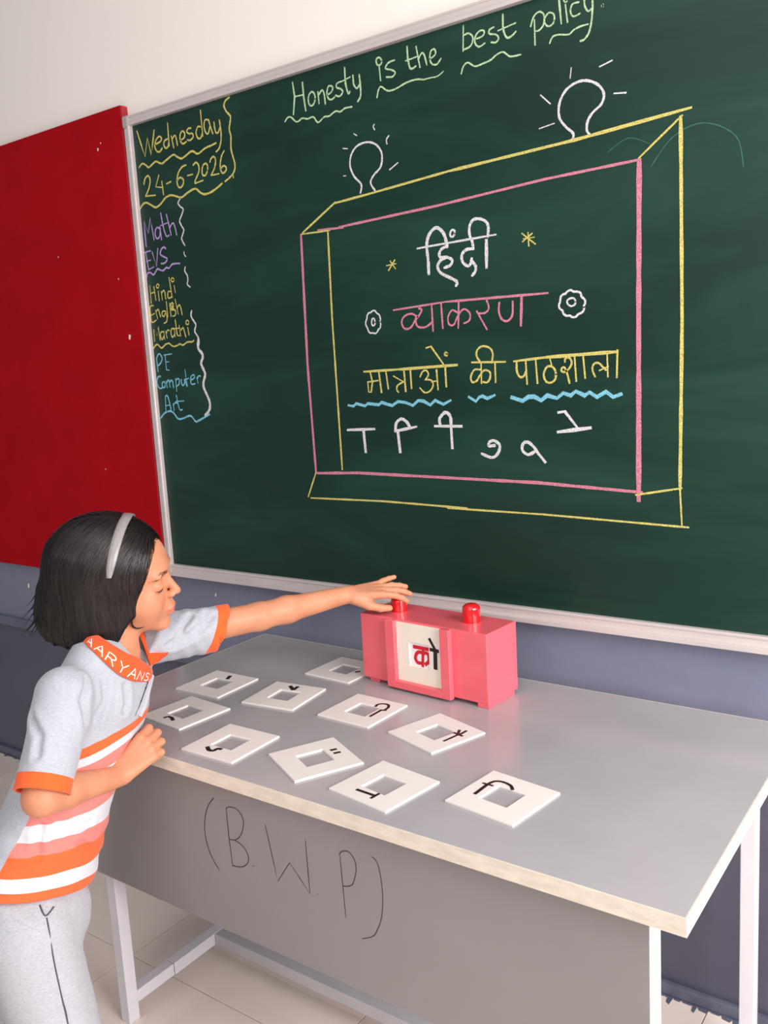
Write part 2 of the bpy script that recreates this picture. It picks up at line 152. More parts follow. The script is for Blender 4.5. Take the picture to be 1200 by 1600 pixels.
# ---------------------------------------------------------------- traced handwriting: (width mm, smooth, flat list of mm coordinates)
CHALK = [('chalk_word', 'Wednesday in yellow chalk', 'yellow', [(4.9,0,[-420,2214,-395,2137,-377,2186,-366,2137,-345,2202]),(4.5,1,[-345,2163,-324,2166,-316,2174,-326,2181,-341,2173,-348,2157,-340,2142,-328,2140,-317,2147]),(4.5,1,[-291,2168,-304,2165,-309,2154,-301,2144,-291,2148,-287,2159]),(4.4,0,[-285,2210,-286,2179,-286,2147]),(4.4,1,[-274,2173,-271,2156,-268,2139]),(4.4,1,[-270,2165,-260,2171,-255,2165,-252,2143]),(4.4,1,[-238,2154,-222,2158,-218,2169,-227,2177,-237,2169,-238,2153,-229,2143,-214,2146]),(4.3,1,[-191,2178,-201,2179,-209,2173,-201,2165,-187,2163,-185,2153,-198,2147,-209,2150]),(4.3,1,[-152,2174,-163,2176,-172,2162,-167,2148,-157,2144,-147,2156]),(4.3,0,[-147,2217,-147,2184,-146,2148]),(4.3,1,[-119,2186,-132,2188,-138,2174,-134,2156,-124,2151,-116,2167]),(4.3,1,[-118,2186,-113,2166,-106,2147]),(4.2,1,[-98,2176,-97,2160,-93,2147,-84,2147,-76,2159]),(4.2,1,[-77,2177,-74,2147,-77,2123,-86,2105,-99,2098])]),('chalk_underline', 'wavy yellow line under Wednesday', 'yellow', [(4.8,1,[-425,2112,-410,2120,-396,2114,-383,2105,-365,2111,-349,2116,-326,2106,-304,2112,-273,2121,-258,2113,-241,2105,-223,2109,-195,2117,-172,2106,-143,2115,-117,2118,-97,2121])]),('chalk_date', 'date 24-6-2026 in yellow chalk', 'yellow', [(4.7,1,[-411,2061,-404,2076,-389,2082,-382,2068,-392,2045,-409,2027]),(5.3,0,[-409,2027,-365,2023]),(4.7,0,[-342,2076,-360,2046,-329,2039]),(4.7,0,[-332,2057,-329,2019]),(4.8,0,[-312,2047,-293,2050]),(4.6,1,[-224,2084,-240,2082,-258,2069,-267,2047,-263,2031,-252,2028,-241,2037,-241,2048,-253,2055,-265,2049]),(4.7,0,[-221,2055,-200,2055]),(4.5,1,[-195,2079,-182,2084,-173,2075,-174,2058,-191,2037,-193,2029]),(4.5,0,[-193,2029,-160,2032]),(4.5,1,[-139,2056,-143,2049,-149,2044,-155,2044,-160,2047,-161,2054,-160,2062,-156,2070,-150,2074,-144,2075,-139,2071,-137,2065,-139,2056]),(4.5,1,[-127,2075,-121,2084,-110,2087,-104,2077,-110,2058,-126,2040]),(5.0,0,[-126,2040,-95,2039]),(4.4,1,[-68,2095,-79,2084,-87,2063,-86,2046,-79,2038,-67,2043,-66,2052,-76,2057,-85,2051])]),('chalk_underline', 'wavy yellow line under the date', 'yellow', [(5.2,1,[-439,1994,-424,2006,-407,2008,-389,1999,-368,1989,-344,1996,-323,2009,-300,2013,-277,2007,-255,2000,-227,2009,-195,2015,-175,2001,-156,1994,-124,1998,-86,2012])]),('chalk_bracket', 'wavy yellow bracket right of Wednesday', 'yellow', [(4.5,1,[-33,2227,-48,2222,-56,2210,-48,2193,-35,2179,-38,2163,-43,2147,-39,2127,-42,2097,-37,2074,-32,2054,-36,2037,-51,2025,-75,2015]),(2.8,1,[-34,2037,-42,2029,-41,2019])]),('chalk_word', 'Math in purple chalk', 'purple', [(4.6,0,[-427,1884,-427,1957,-412,1921,-397,1963,-389,1898]),(4.2,1,[-357,1927,-373,1931,-382,1916,-376,1900,-363,1905,-357,1923]),(4.2,1,[-359,1932,-357,1912,-356,1894]),(4.2,1,[-349,1970,-345,1941,-340,1917,-332,1901,-321,1903]),(4.2,0,[-355,1935,-318,1939]),(4.2,1,[-325,1963,-318,1933,-312,1902]),(4.1,1,[-316,1922,-305,1933,-297,1933,-292,1919,-288,1899])]),('chalk_word', 'EVS in purple chalk', 'purple', [(4.6,0,[-438,1867,-410,1869]),(4.7,0,[-432,1865,-426,1815]),(4.7,0,[-432,1840,-413,1842]),(4.6,0,[-426,1815,-401,1821]),(4.6,0,[-403,1865,-389,1821,-376,1872]),(4.6,1,[-341,1867,-350,1872,-362,1866,-367,1854,-353,1845,-339,1838,-346,1829,-356,1826,-367,1827]),(4.6,1,[-437,1794,-434,1804,-420,1806,-406,1798,-396,1805,-385,1813,-372,1808,-359,1806,-346,1813,-335,1810,-320,1819,-307,1820,-286,1818])]),('chalk_bracket', 'wavy white line right of Math', 'white', [(4.3,1,[-260,1998,-271,1987,-263,1976,-252,1967,-260,1952,-271,1937,-264,1921,-257,1910,-264,1896,-269,1885,-258,1866]),(2.8,1,[-264,1849,-264,1842,-258,1834]),(4.1,1,[-264,1806,-268,1795,-259,1781,-258,1768,-262,1756,-251,1747])]),('chalk_word', 'Hindi in yellow chalk', 'yellow', [(4.3,0,[-428,1767,-429,1716]),(4.3,0,[-410,1764,-406,1723]),(4.3,0,[-427,1745,-408,1747]),(3.5,1,[-387,1762,-389,1760,-392,1758,-395,1758,-397,1760,-398,1762,-398,1765,-396,1767,-393,1769,-390,1769,-388,1768,-386,1765,-387,1762]),(3.9,0,[-392,1748,-391,1720]),(3.9,0,[-378,1746,-377,1721]),(3.9,1,[-378,1740,-368,1748,-363,1743,-361,1722]),(3.8,1,[-333,1741,-347,1743,-351,1730,-347,1723,-335,1726]),(3.8,0,[-338,1783,-336,1762,-332,1724]),(3.4,1,[-317,1774,-318,1771,-321,1770,-324,1769,-327,1770,-329,1773,-330,1775,-328,1778,-326,1780,-323,1780,-320,1779,-318,1777,-317,1774]),(3.8,0,[-319,1758,-316,1737])]),('chalk_word', 'English in yellow chalk', 'yellow', [(3.9,1,[-420,1708,-435,1706,-437,1680,-434,1659,-413,1664]),(3.9,0,[-435,1680,-418,1684]),(3.9,0,[-412,1694,-406,1667]),(3.9,1,[-411,1688,-401,1695,-397,1689,-392,1672]),(3.9,1,[-369,1687,-381,1687,-384,1677,-377,1672,-370,1680]),(3.9,1,[-368,1688,-363,1670,-367,1656,-379,1652]),(3.9,0,[-360,1715,-359,1670]),(3.9,0,[-346,1709,-345,1670]),(3.9,1,[-344,1700,-336,1709,-330,1705,-338,1697,-343,1694,-328,1689,-322,1681,-327,1671,-338,1670]),(3.8,1,[-329,1698,-341,1689,-325,1688]),(3.8,0,[-320,1718,-312,1674]),(3.8,1,[-316,1690,-305,1700,-299,1693,-295,1670])]),('chalk_word', 'Marathi in yellow chalk', 'yellow', [(3.9,0,[-430,1601,-429,1638,-416,1617,-407,1645,-404,1603]),(3.9,1,[-384,1627,-397,1626,-400,1613,-394,1604,-386,1614]),(3.9,0,[-384,1629,-383,1604]),(3.9,0,[-376,1628,-371,1607]),(3.9,1,[-374,1620,-367,1630,-358,1629]),(3.9,1,[-336,1633,-348,1633,-352,1619,-347,1608,-336,1616]),(3.9,0,[-335,1633,-335,1609]),(3.9,1,[-328,1659,-326,1627,-324,1613,-316,1611]),(3.8,0,[-343,1632,-311,1633]),(3.8,0,[-313,1641,-310,1609]),(3.8,1,[-307,1626,-297,1633,-293,1625,-288,1605]),(3.4,1,[-270,1646,-271,1643,-273,1641,-277,1641,-280,1642,-282,1644,-282,1647,-281,1650,-278,1652,-275,1653,-272,1652,-270,1649,-270,1646]),(3.8,0,[-276,1632,-273,1610]),(4.5,1,[-437,1580,-426,1589,-415,1590,-400,1579,-382,1588,-365,1591,-350,1582,-336,1581,-316,1586,-304,1582,-282,1590,-264,1589,-254,1593])]),('chalk_bracket', 'thick wavy white line right of the subject list', 'white', [(4.9,1,[-254,1679,-258,1664,-248,1648,-241,1637,-248,1619,-237,1602,-234,1586,-240,1567,-229,1554,-224,1543,-232,1525,-225,1503]),(8.0,1,[-236,1595,-240,1570,-226,1554,-224,1541,-233,1525,-225,1506,-220,1491,-230,1468,-230,1452,-219,1430,-211,1411,-212,1392,-224,1378,-235,1370])]),('chalk_word', 'PE in blue chalk', 'blue', [(4.6,0,[-429,1550,-427,1509]),(4.3,1,[-428,1549,-419,1561,-410,1560,-403,1548,-412,1534,-426,1526]),(4.3,0,[-388,1558,-388,1513]),(4.3,0,[-393,1557,-358,1559]),(3.9,0,[-386,1536,-374,1536]),(4.3,0,[-388,1513,-375,1510])]),('chalk_word', 'Computer in blue chalk', 'blue', [(4.0,1,[-417,1494,-430,1492,-437,1478,-433,1462,-423,1457,-412,1460]),(4.0,1,[-400,1468,-401,1463,-404,1460,-408,1459,-412,1460,-414,1463,-414,1468,-413,1473,-409,1476,-406,1477,-402,1476,-400,1472,-400,1468]),(3.9,0,[-394,1478,-392,1458]),(3.9,1,[-394,1472,-384,1481,-380,1476,-379,1459]),(3.9,1,[-379,1473,-370,1480,-365,1476,-363,1457]),(3.9,0,[-350,1484,-350,1446]),(3.9,1,[-350,1478,-340,1484,-334,1479,-337,1467,-349,1461]),(3.9,1,[-325,1481,-325,1469,-320,1462,-312,1469,-308,1481]),(3.9,0,[-310,1481,-303,1459]),(3.9,0,[-305,1509,-301,1459]),(3.9,0,[-312,1478,-292,1483]),(3.8,1,[-282,1477,-266,1484,-268,1492,-279,1489,-284,1477,-281,1465,-266,1466]),(3.8,0,[-256,1485,-253,1467]),(3.8,1,[-255,1479,-248,1488,-239,1487])]),('chalk_word', 'Art in blue chalk', 'blue', [(4.4,0,[-408,1387,-405,1430]),(4.3,1,[-405,1430,-398,1435,-392,1428,-386,1403,-384,1387]),(4.0,0,[-408,1403,-386,1405]),(3.9,0,[-372,1408,-370,1388]),(3.9,1,[-372,1403,-363,1411,-354,1410]),(3.9,1,[-354,1434,-350,1409,-344,1390,-332,1390]),(3.9,0,[-359,1415,-322,1416]),(5.1,1,[-435,1365,-415,1380,-392,1386,-374,1381,-358,1364,-348,1361,-329,1364,-307,1370,-293,1368,-278,1353,-260,1357,-238,1365,-215,1374])]),('chalk_word', 'Honesty in pale green chalk', 'green', [(4.9,0,[193,2215,197,2180,189,2138]),(4.2,0,[197,2180,228,2178]),(4.9,0,[226,2208,227,2174,231,2139]),(3.9,1,[264,2160,261,2153,256,2148,250,2147,244,2151,242,2158,242,2166,245,2174,250,2178,256,2179,261,2175,264,2168,264,2160]),(4.2,0,[274,2175,276,2147]),(4.2,1,[276,2167,288,2176,294,2166,296,2141]),(3.8,1,[304,2161,318,2166,322,2176,310,2181,303,2167,307,2152,318,2148,327,2152]),(3.8,1,[349,2183,336,2181,335,2172,346,2167,353,2158,342,2150,330,2155]),(4.4,1,[363,2212,363,2177,369,2152,375,2154]),(3.8,0,[349,2182,378,2187]),(4.1,1,[387,2189,388,2168,397,2157,406,2164]),(4.4,1,[406,2186,408,2154,406,2136,397,2126]),(3.7,1,[159,2126,169,2134,181,2133,199,2118,218,2123,236,2118,255,2119,269,2103,290,2112,306,2111,327,2118,342,2114,357,2119,379,2118])]),('chalk_word', 'is the in pale green chalk', 'green', [(3.7,1,[474,2201,473,2197,469,2194,465,2194,461,2196,459,2200,458,2205,459,2209,462,2211,467,2211,470,2209,473,2205,474,2201]),(4.3,0,[466,2192,468,2159]),(3.6,1,[511,2195,493,2193,484,2183,500,2176,511,2168,503,2160,485,2163]),(4.2,1,[548,2216,549,2188,555,2166,570,2168]),(3.6,0,[542,2186,577,2188]),(4.5,0,[573,2210,581,2163]),(3.7,1,[577,2180,587,2192,594,2187,600,2164]),(3.5,1,[609,2174,624,2181,623,2192,613,2191,609,2176,614,2163,627,2159,639,2169]),(3.6,1,[455,2123,461,2140,469,2145,487,2132,509,2131,541,2138,569,2139,591,2134]),(2.6,1,[591,2134,609,2134,627,2133,644,2140])]),('chalk_word', 'best in pale green chalk', 'green', [(4.3,0,[700,2223,697,2171]),(3.4,1,[701,2203,713,2204,723,2193,717,2177,698,2173]),(3.4,1,[732,2188,748,2190,752,2199,741,2202,730,2194,728,2180,738,2170,753,2174]),(3.4,1,[776,2201,765,2198,765,2190,780,2185,787,2176,780,2169,768,2172]),(3.9,1,[799,2221,799,2191,807,2172,820,2173,829,2179]),(3.3,0,[786,2191,829,2196]),(3.4,1,[690,2124,696,2138,708,2144,726,2132,745,2133,766,2136,780,2143,797,2145,814,2132,839,2130])]),('chalk_word', 'policy in pale green chalk', 'green', [(4.1,0,[873,2191,873,2141]),(3.2,1,[864,2180,872,2198,885,2204,895,2195,894,2177,884,2168,876,2168]),(3.2,1,[918,2178,915,2173,909,2170,903,2171,899,2175,896,2181,897,2188,901,2193,906,2196,912,2195,917,2191,919,2184,918,2178]),(3.7,0,[929,2230,934,2168]),(4.3,0,[944,2202,948,2167]),(2.9,1,[948,2210,948,2208,946,2207,944,2207,943,2208,941,2210,941,2212,941,2214,943,2215,945,2215,946,2214,948,2212,948,2210]),(3.2,1,[974,2199,960,2199,955,2187,961,2175,976,2177]),(3.4,1,[986,2203,986,2190,993,2177,1002,2180]),(3.7,1,[1003,2203,1003,2180,1000,2154,994,2135,984,2125,975,2124]),(3.1,1,[1025,2179,1025,2178,1025,2177,1024,2177,1024,2177,1023,2178,1023,2179,1023,2180,1024,2181,1024,2181,1025,2181,1025,2180,1025,2179]),(3.2,1,[907,2136,914,2147,928,2148,950,2143,962,2149,977,2152,993,2152])]),('chalk_drawing', 'small light bulb drawn in white chalk', 'white', [(4.4,1,[389,1913,393,1933,373,1955,362,1981,367,2007,387,2025,419,2028,445,2017,460,1994,455,1965,432,1948,422,1932,434,1912]),(2.9,0,[343,2027,357,2024]),(2.6,0,[339,1962,347,1961]),(2.8,0,[379,2055,388,2049]),(2.8,1,[443,2065,439,2060,443,2052]),(3.1,1,[484,2031,476,2023,477,2013]),(3.4,0,[481,1953,506,1965])]),('chalk_drawing', 'large light bulb drawn in white chalk', 'white', [(4.8,1,[941,1932,953,1935,955,1947,939,1963,925,1984,925,2010,938,2033,961,2045,986,2045,1011,2032,1024,2012,1019,1993,999,1979,988,1964,986,1947,993,1936]),(2.7,0,[954,2077,951,2057]),(3.4,0,[1016,2065,1043,2071]),(3.6,0,[1046,2007,1071,2003]),(3.3,0,[883,2038,905,2016]),(3.0,0,[878,1971,913,1975])]),('chalk_word', 'हिंदी in thick white chalk', 'white', [(4.3,0,[549,1760,579,1761,764,1765]),(7.0,1,[579,1697,579,1729,577,1765,586,1789,606,1801,625,1786,633,1760,633,1753]),(4.5,1,[655,1781,653,1777,650,1775,647,1775,644,1777,643,1781,644,1785,646,1788,649,1790,652,1790,655,1788,656,1785,655,1781]),(6.1,1,[633,1756,617,1750,611,1740,614,1732,632,1730,646,1722,640,1711,623,1707]),(6.4,1,[632,1731,614,1725,605,1712,612,1697,633,1685,652,1675,657,1668,653,1662]),(5.9,1,[704,1740,702,1756,696,1772,696,1791,706,1805,723,1805,739,1797,745,1784,743,1763]),(6.3,1,[704,1741,685,1741,673,1731,674,1715,687,1704,695,1708,699,1720]),(6.2,1,[697,1716,708,1702,707,1690,698,1681]),(7.4,0,[739,1756,737,1695])]),('chalk_star', 'small yellow chalk star', 'yellow', [(3.1,0,[456,1730,485,1732]),(4.1,0,[482,1741,462,1718]),(3.2,0,[468,1740,483,1720])]),('chalk_star', 'larger yellow chalk star', 'yellow', [(3.7,0,[829,1759,861,1732]),(3.7,0,[854,1756,830,1741]),(3.4,0,[844,1759,845,1730]),(2.8,0,[832,1747,859,1747])]),('chalk_word', 'व्याकरण in pink chalk', 'pink', [(4.0,0,[470,1621,622,1628]),(4.8,0,[622,1628,888,1624]),(4.4,1,[541,1599,524,1608,503,1604,493,1590,501,1574,519,1575,534,1592,548,1605,554,1616,545,1619]),(4.4,1,[535,1597,539,1577,562,1573,583,1584]),(5.0,0,[583,1624,584,1562]),(4.9,0,[610,1627,612,1567]),(4.6,0,[659,1624,655,1564]),(3.9,1,[656,1599,640,1607,628,1592,630,1575,643,1573,655,1592,672,1607,688,1596,686,1580,671,1574]),(4.2,1,[734,1622,739,1605,730,1594,712,1594]),(5.4,0,[707,1599,732,1556]),(4.4,1,[767,1614,765,1594,772,1576,786,1571,799,1583,801,1614]),(6.1,0,[824,1625,820,1558])]),('chalk_flower', 'small white chalk flower left of the pink word', 'white', [(3.6,1,[428,1595,429,1590,428,1586,427,1582,424,1579,421,1578,419,1574,416,1571,413,1569,410,1568,406,1569,403,1570,399,1570,396,1570,392,1572,390,1575,388,1579,387,1583,385,1586,383,1590,382,1594,382,1598,384,1602,386,1606,387,1609,388,1614,390,1617,393,1620,397,1621,400,1621,403,1623,407,1625,410,1625,414,1624,416,1621,419,1618,422,1616,425,1614,427,1611,428,1607,429,1603,428,1599,428,1595]),(3.6,1,[412,1596,411,1592,409,1589,406,1588,403,1589,401,1593,401,1597,402,1602,404,1605,407,1606,410,1604,411,1601,412,1596])]),('chalk_flower', 'large white chalk flower right of the pink word', 'white', [(4.2,1,[972,1586,972,1582,970,1578,968,1576,964,1574,960,1573,957,1571,954,1568,951,1567,947,1567,943,1568,939,1571,936,1571,931,1571,928,1573,925,1575,923,1579,922,1583,919,1585,916,1588,914,1592,914,1596,915,1599,917,1603,917,1606,918,1610,919,1614,922,1616,925,1618,929,1618,932,1621,935,1623,939,1625,943,1625,946,1623,950,1621,954,1621,958,1620,962,1619,965,1616,966,1613,967,1609,970,1606,973,1603,975,1600,975,1596,974,1592,972,1589,972,1586]),(3.6,1,[953,1599,952,1595,948,1592,943,1591,938,1593,935,1596,933,1601,935,1605,939,1607,944,1608,949,1607,952,1603,953,1599])]),('chalk_word', 'मात्राओं in yellow chalk', 'yellow', [(4.8,0,[367,1474,482,1475]),(6.8,0,[482,1475,647,1478]),(4.3,0,[412,1450,378,1447]),(4.0,0,[378,1447,379,1422]),(4.3,0,[379,1422,387,1421,393,1446,388,1470]),(6.5,0,[415,1472,420,1420]),(4.9,0,[437,1472,442,1428]),(3.9,0,[460,1459,489,1444]),(3.9,1,[491,1444,472,1436,468,1425,473,1418]),(6.4,0,[493,1469,495,1420]),(6.4,0,[512,1475,513,1427]),(3.8,1,[540,1454,548,1466,559,1469,565,1459,558,1449,554,1446]),(3.8,1,[556,1447,573,1444,577,1432,568,1419,552,1415,538,1427]),(3.8,0,[573,1441,589,1442]),(5.3,0,[589,1469,591,1421]),(6.2,0,[614,1478,615,1428]),(4.4,0,[562,1523,576,1526,610,1481]),(4.6,1,[622,1505,621,1504,620,1502,618,1502,616,1503,615,1504,615,1506,615,1507,617,1509,618,1509,620,1508,621,1507,622,1505])]),('chalk_word', 'की in yellow chalk', 'yellow', [(5.3,0,[688,1482,777,1479]),(4.2,1,[713,1480,702,1495,704,1510,718,1518,737,1513,745,1499,741,1478]),(4.5,0,[713,1479,712,1432]),(4.2,1,[710,1464,694,1464,684,1449,687,1436,699,1438,709,1451,721,1462,735,1458,736,1445,728,1434,716,1435]),(4.5,0,[750,1478,750,1433])]),('chalk_word', 'पाठशाला in yellow chalk', 'yellow', [(4.9,0,[799,1479,882,1484]),(6.8,0,[882,1484,1046,1487]),(4.4,1,[806,1478,806,1457,813,1443,824,1445,830,1457]),(5.0,0,[829,1479,831,1426]),(4.7,0,[854,1479,857,1427]),(3.4,0,[888,1484,893,1466]),(4.3,1,[903,1445,901,1435,895,1429,888,1427,880,1429,875,1436,873,1446,876,1455,881,1462,889,1464,896,1461,901,1454,903,1445]),(4.0,1,[925,1471,927,1480,937,1479,941,1468,934,1456,921,1449,916,1455,923,1460,930,1445,935,1424]),(4.5,0,[948,1484,951,1428]),(4.5,0,[968,1484,972,1434]),(3.9,1,[995,1436,989,1452,993,1464,1004,1465,1012,1457,1020,1449]),(3.9,0,[1005,1449,1025,1457]),(4.7,0,[1023,1483,1024,1435]),(5.2,0,[1046,1490,1044,1433])]),('chalk_underline', 'wavy blue line under मात्राओं', 'blue', [(7.1,0,[310,1389,327,1386,336,1393,365,1386,374,1392,409,1388,418,1394,451,1385,469,1395,492,1392,514,1384,531,1396,547,1394,566,1384,580,1395,604,1385,625,1394])]),('chalk_underline', 'wavy blue line under की', 'blue', [(6.7,0,[676,1401,695,1390,705,1400,713,1402,726,1396,746,1403])]),('chalk_underline', 'wavy blue line under पाठशाला', 'blue', [(8.5,0,[790,1397,818,1388,833,1397,848,1397,865,1388,880,1399,904,1392,919,1403,937,1397,949,1406,970,1396,981,1403,998,1392,1019,1403,1035,1391,1053,1397])]),('chalk_sign', 'T shaped vowel sign in white chalk', 'white', [(6.0,0,[302,1324,391,1326]),(9.1,0,[355,1322,358,1266])]),('chalk_sign', 'hooked vowel sign in white chalk', 'white', [(6.4,0,[455,1320,522,1331]),(9.2,0,[464,1322,468,1267]),(7.1,1,[457,1322,461,1341,477,1351,493,1343,501,1331])]),('chalk_sign', 'looped vowel sign in white chalk', 'white', [(7.1,0,[576,1332,653,1331]),(7.2,1,[593,1332,591,1350,608,1365,622,1355,623,1329]),(8.5,0,[623,1331,624,1278])]),('chalk_sign', 'nine shaped vowel sign in white chalk', 'white', [(6.4,1,[742,1285,726,1284,728,1293,741,1296,755,1285,749,1266,733,1256,705,1265])]),('chalk_sign', 'curled vowel sign with a tail in white chalk', 'white', [(6.2,1,[845,1271,828,1264,814,1274,816,1289,828,1293,843,1282,856,1264]),(7.3,0,[848,1274,871,1247])]),('chalk_sign', 'slanted vowel sign on a bar in white chalk', 'white', [(7.9,0,[904,1316,982,1325]),(6.6,0,[906,1360,922,1362,950,1327])]),('chalk_box_line', 'pink chalk lines of the drawn box', 'pink', [(6.9,0,[187,1839,184,1716,179,1497,183,1211]),(4.9,0,[245,1843,328,1838]),(5.0,0,[315,1841,605,1850,886,1865,1096,1869]),(9.4,0,[1097,1868,1093,1576,1089,1167]),(6.5,0,[188,1206,329,1210,850,1199,1096,1185])]),('chalk_box_line', 'yellow chalk lines of the drawn box', 'yellow', [(4.8,0,[304,1901,414,1907,644,1922]),(5.9,0,[644,1922,961,1933,1201,1948]),(4.9,0,[193,1843,308,1903]),(3.6,0,[190,1840,284,1837]),(5.0,0,[278,1836,274,1615,276,1218]),(4.6,0,[149,1139,183,1208]),(4.4,0,[158,1136,408,1137,659,1130]),(3.9,0,[603,1128,864,1125,1196,1114]),(4.3,0,[1096,1872,1184,1937]),(6.5,0,[1181,1935,1183,1543,1178,1195]),(3.8,0,[1178,1195,1182,1115]),(4.0,0,[1083,1179,1182,1197])])]
MARKER = [[(1.9,1,[511,673,492,651,479,618,476,585,483,554,495,534,508,519])],[(1.9,0,[543,661,544,597,547,540]),(1.8,1,[543,659,553,665,573,665,587,651,585,630,574,609,559,598,544,596]),(1.8,1,[559,598,581,591,593,575,589,558,571,545,547,541])],[(1.8,0,[645,653,666,545,700,593,745,545,743,651])],[(1.7,0,[822,646,824,585,826,526]),(1.7,1,[821,645,828,653,843,656,855,643,856,624,848,599,838,590,825,586])],[(1.6,1,[893,662,903,655,909,631,911,594,906,554,894,524,884,510,861,497])],[(1.8,0,[603,557,605,557]),(1.7,0,[763,550,764,550])]]
CARDS = [(0.209, -0.451, 1.4, [(6.2, 0, [-6.4, 51.2, 2.0, 33.5])]), (0.41, -0.434, 7, [(6.0, 0, [-18.7, 52.0, 0.8, 35.1]), (6.0, 0, [0.3, 54.4, 2.2, 35.6])]), (0.28, -0.615, -5, [(5.3, 0, [-11.5, -47.5, -9.3, -39.2, 1.9, -38.9, 16.7, -46.2])]), (0.49, -0.684, 1.1, [(5.6, 1, [-25.0, -40.2, -11.6, -49.0, -1.6, -47.1, -0.5, -36.5, 7.2, -34.8])]), (0.69, -0.658, -27.2, [(5.0, 0, [-14.0, 39.9, -12.8, 48.9]), (4.9, 0, [2.7, 39.7, 3.7, 49.3])]), (0.427, -0.23, -2, [(5.3, 0, [38.5, -3.8, 43.9, 3.4])]), (0.625, -0.42, -2, [(4.4, 0, [38.4, -22.3, 38.0, 18.2]), (3.6, 0, [36.4, 14.8, 47.8, 20.5]), (4.1, 1, [14.3, 27.4, 11.9, 39.6, 21.2, 48.2, 34.4, 47.2, 43.0, 33.5, 43.7, 19.0])]), (0.829, -0.446, -17.8, [(3.8, 0, [44.7, -17.1, 41.6, 21.4]), (3.8, 0, [29.2, 22.7, 52.1, 23.9]), (3.9, 0, [42.5, 19.6, 26.8, 38.8]), (3.8, 0, [43.9, 23.7, 39.3, 46.1])]), (0.87, -0.683, -8.5, [(4.4, 0, [-24.3, -43.3, 16.1, -40.2]), (3.7, 0, [17.0, -31.1, 17.3, -50.3])]), (1.071, -0.619, -7.8, [(4.5, 0, [-41.9, -21.5, -45.4, 17.7]), (3.3, 0, [-54.3, 17.7, -35.2, 19.7]), (4.0, 1, [-45.4, 17.7, -42.4, 34.3, -30.2, 41.5, -11.1, 38.8, 0.3, 28.7])])]
BOX_BLACK = [(4.8, 0, [-147.9, 134.5, -134.7, 113.9]), (5.4, 0, [-146.3, 110.8, -125.3, 109.9]), (7.1, 0, [-133.1, 111.2, -134.6, 69.4])]
BOX_RED = [(5.4, 0, [-196.5, 107.9, -150.5, 108.0]), (4.8, 0, [-170.7, 104.6, -173.6, 66.0]), (5.1, 1, [-174.1, 97.1, -182.5, 97.7, -190.2, 91.7, -193.3, 80.6, -187.7, 72.5, -177.4, 72.1]), (5.1, 1, [-170.9, 95.7, -161.8, 98.7, -155.3, 93.1, -156.5, 79.5, -165.5, 71.6])]
# ---------------------------------------------------------------- materials
def wall_material():
    m = bpy.data.materials.new('painted_wall'); m.use_nodes = True; nt, N = nodes(m); b = nt.nodes['Principled BSDF']
    tc = N('ShaderNodeTexCoord'); sp = N('ShaderNodeSeparateXYZ'); nt.links.new(tc.outputs['Object'], sp.inputs[0])
    gt = N('ShaderNodeMath', operation='GREATER_THAN'); gt.inputs[1].default_value = 1.25; nt.links.new(sp.outputs['Z'], gt.inputs[0])
    nz = N('ShaderNodeTexNoise', i_Scale=3.0, i_Detail=8.0, i_Roughness=.65); nt.links.new(tc.outputs['Object'], nz.inputs['Vector'])
    dado = N('ShaderNodeMix', data_type='RGBA'); dado.inputs[6].default_value = srgb(100, 100, 120); dado.inputs[7].default_value = srgb(126, 132, 154); nt.links.new(nz.outputs[0], dado.inputs[0])
    # scuffs: sparse pale stains
    n2 = N('ShaderNodeTexNoise', i_Scale=14.0, i_Detail=10.0, i_Roughness=.75, i_Distortion=1.2); nt.links.new(tc.outputs['Object'], n2.inputs['Vector'])
    r2 = N('ShaderNodeMapRange'); r2.inputs[1].default_value = .66; r2.inputs[2].default_value = .8; r2.inputs[4].default_value = .35; nt.links.new(n2.outputs[0], r2.inputs[0])
    sc = N('ShaderNodeMix', data_type='RGBA'); sc.inputs[7].default_value = srgb(176, 178, 190); nt.links.new(r2.outputs[0], sc.inputs[0]); nt.links.new(dado.outputs[2], sc.inputs[6])
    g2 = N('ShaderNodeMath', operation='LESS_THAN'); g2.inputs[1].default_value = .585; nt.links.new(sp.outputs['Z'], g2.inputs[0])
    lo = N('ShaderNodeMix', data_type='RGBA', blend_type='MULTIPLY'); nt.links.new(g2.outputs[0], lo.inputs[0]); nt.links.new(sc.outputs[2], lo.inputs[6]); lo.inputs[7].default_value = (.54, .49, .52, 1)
    mx = N('ShaderNodeMix', data_type='RGBA'); nt.links.new(gt.outputs[0], mx.inputs[0]); nt.links.new(lo.outputs[2], mx.inputs[6]); mx.inputs[7].default_value = srgb(240, 232, 226)
    nt.links.new(mx.outputs[2], b.inputs['Base Color'])
    r = N('ShaderNodeMix', data_type='FLOAT'); nt.links.new(gt.outputs[0], r.inputs[0]); r.inputs[2].default_value = .33; r.inputs[3].default_value = .7; nt.links.new(r.outputs[0], b.inputs['Roughness'])
    bp = N('ShaderNodeBump', i_Strength=.25, i_Distance=.01); nt.links.new(nz.outputs[0], bp.inputs['Height']); nt.links.new(bp.outputs[0], b.inputs['Normal'])
    return m

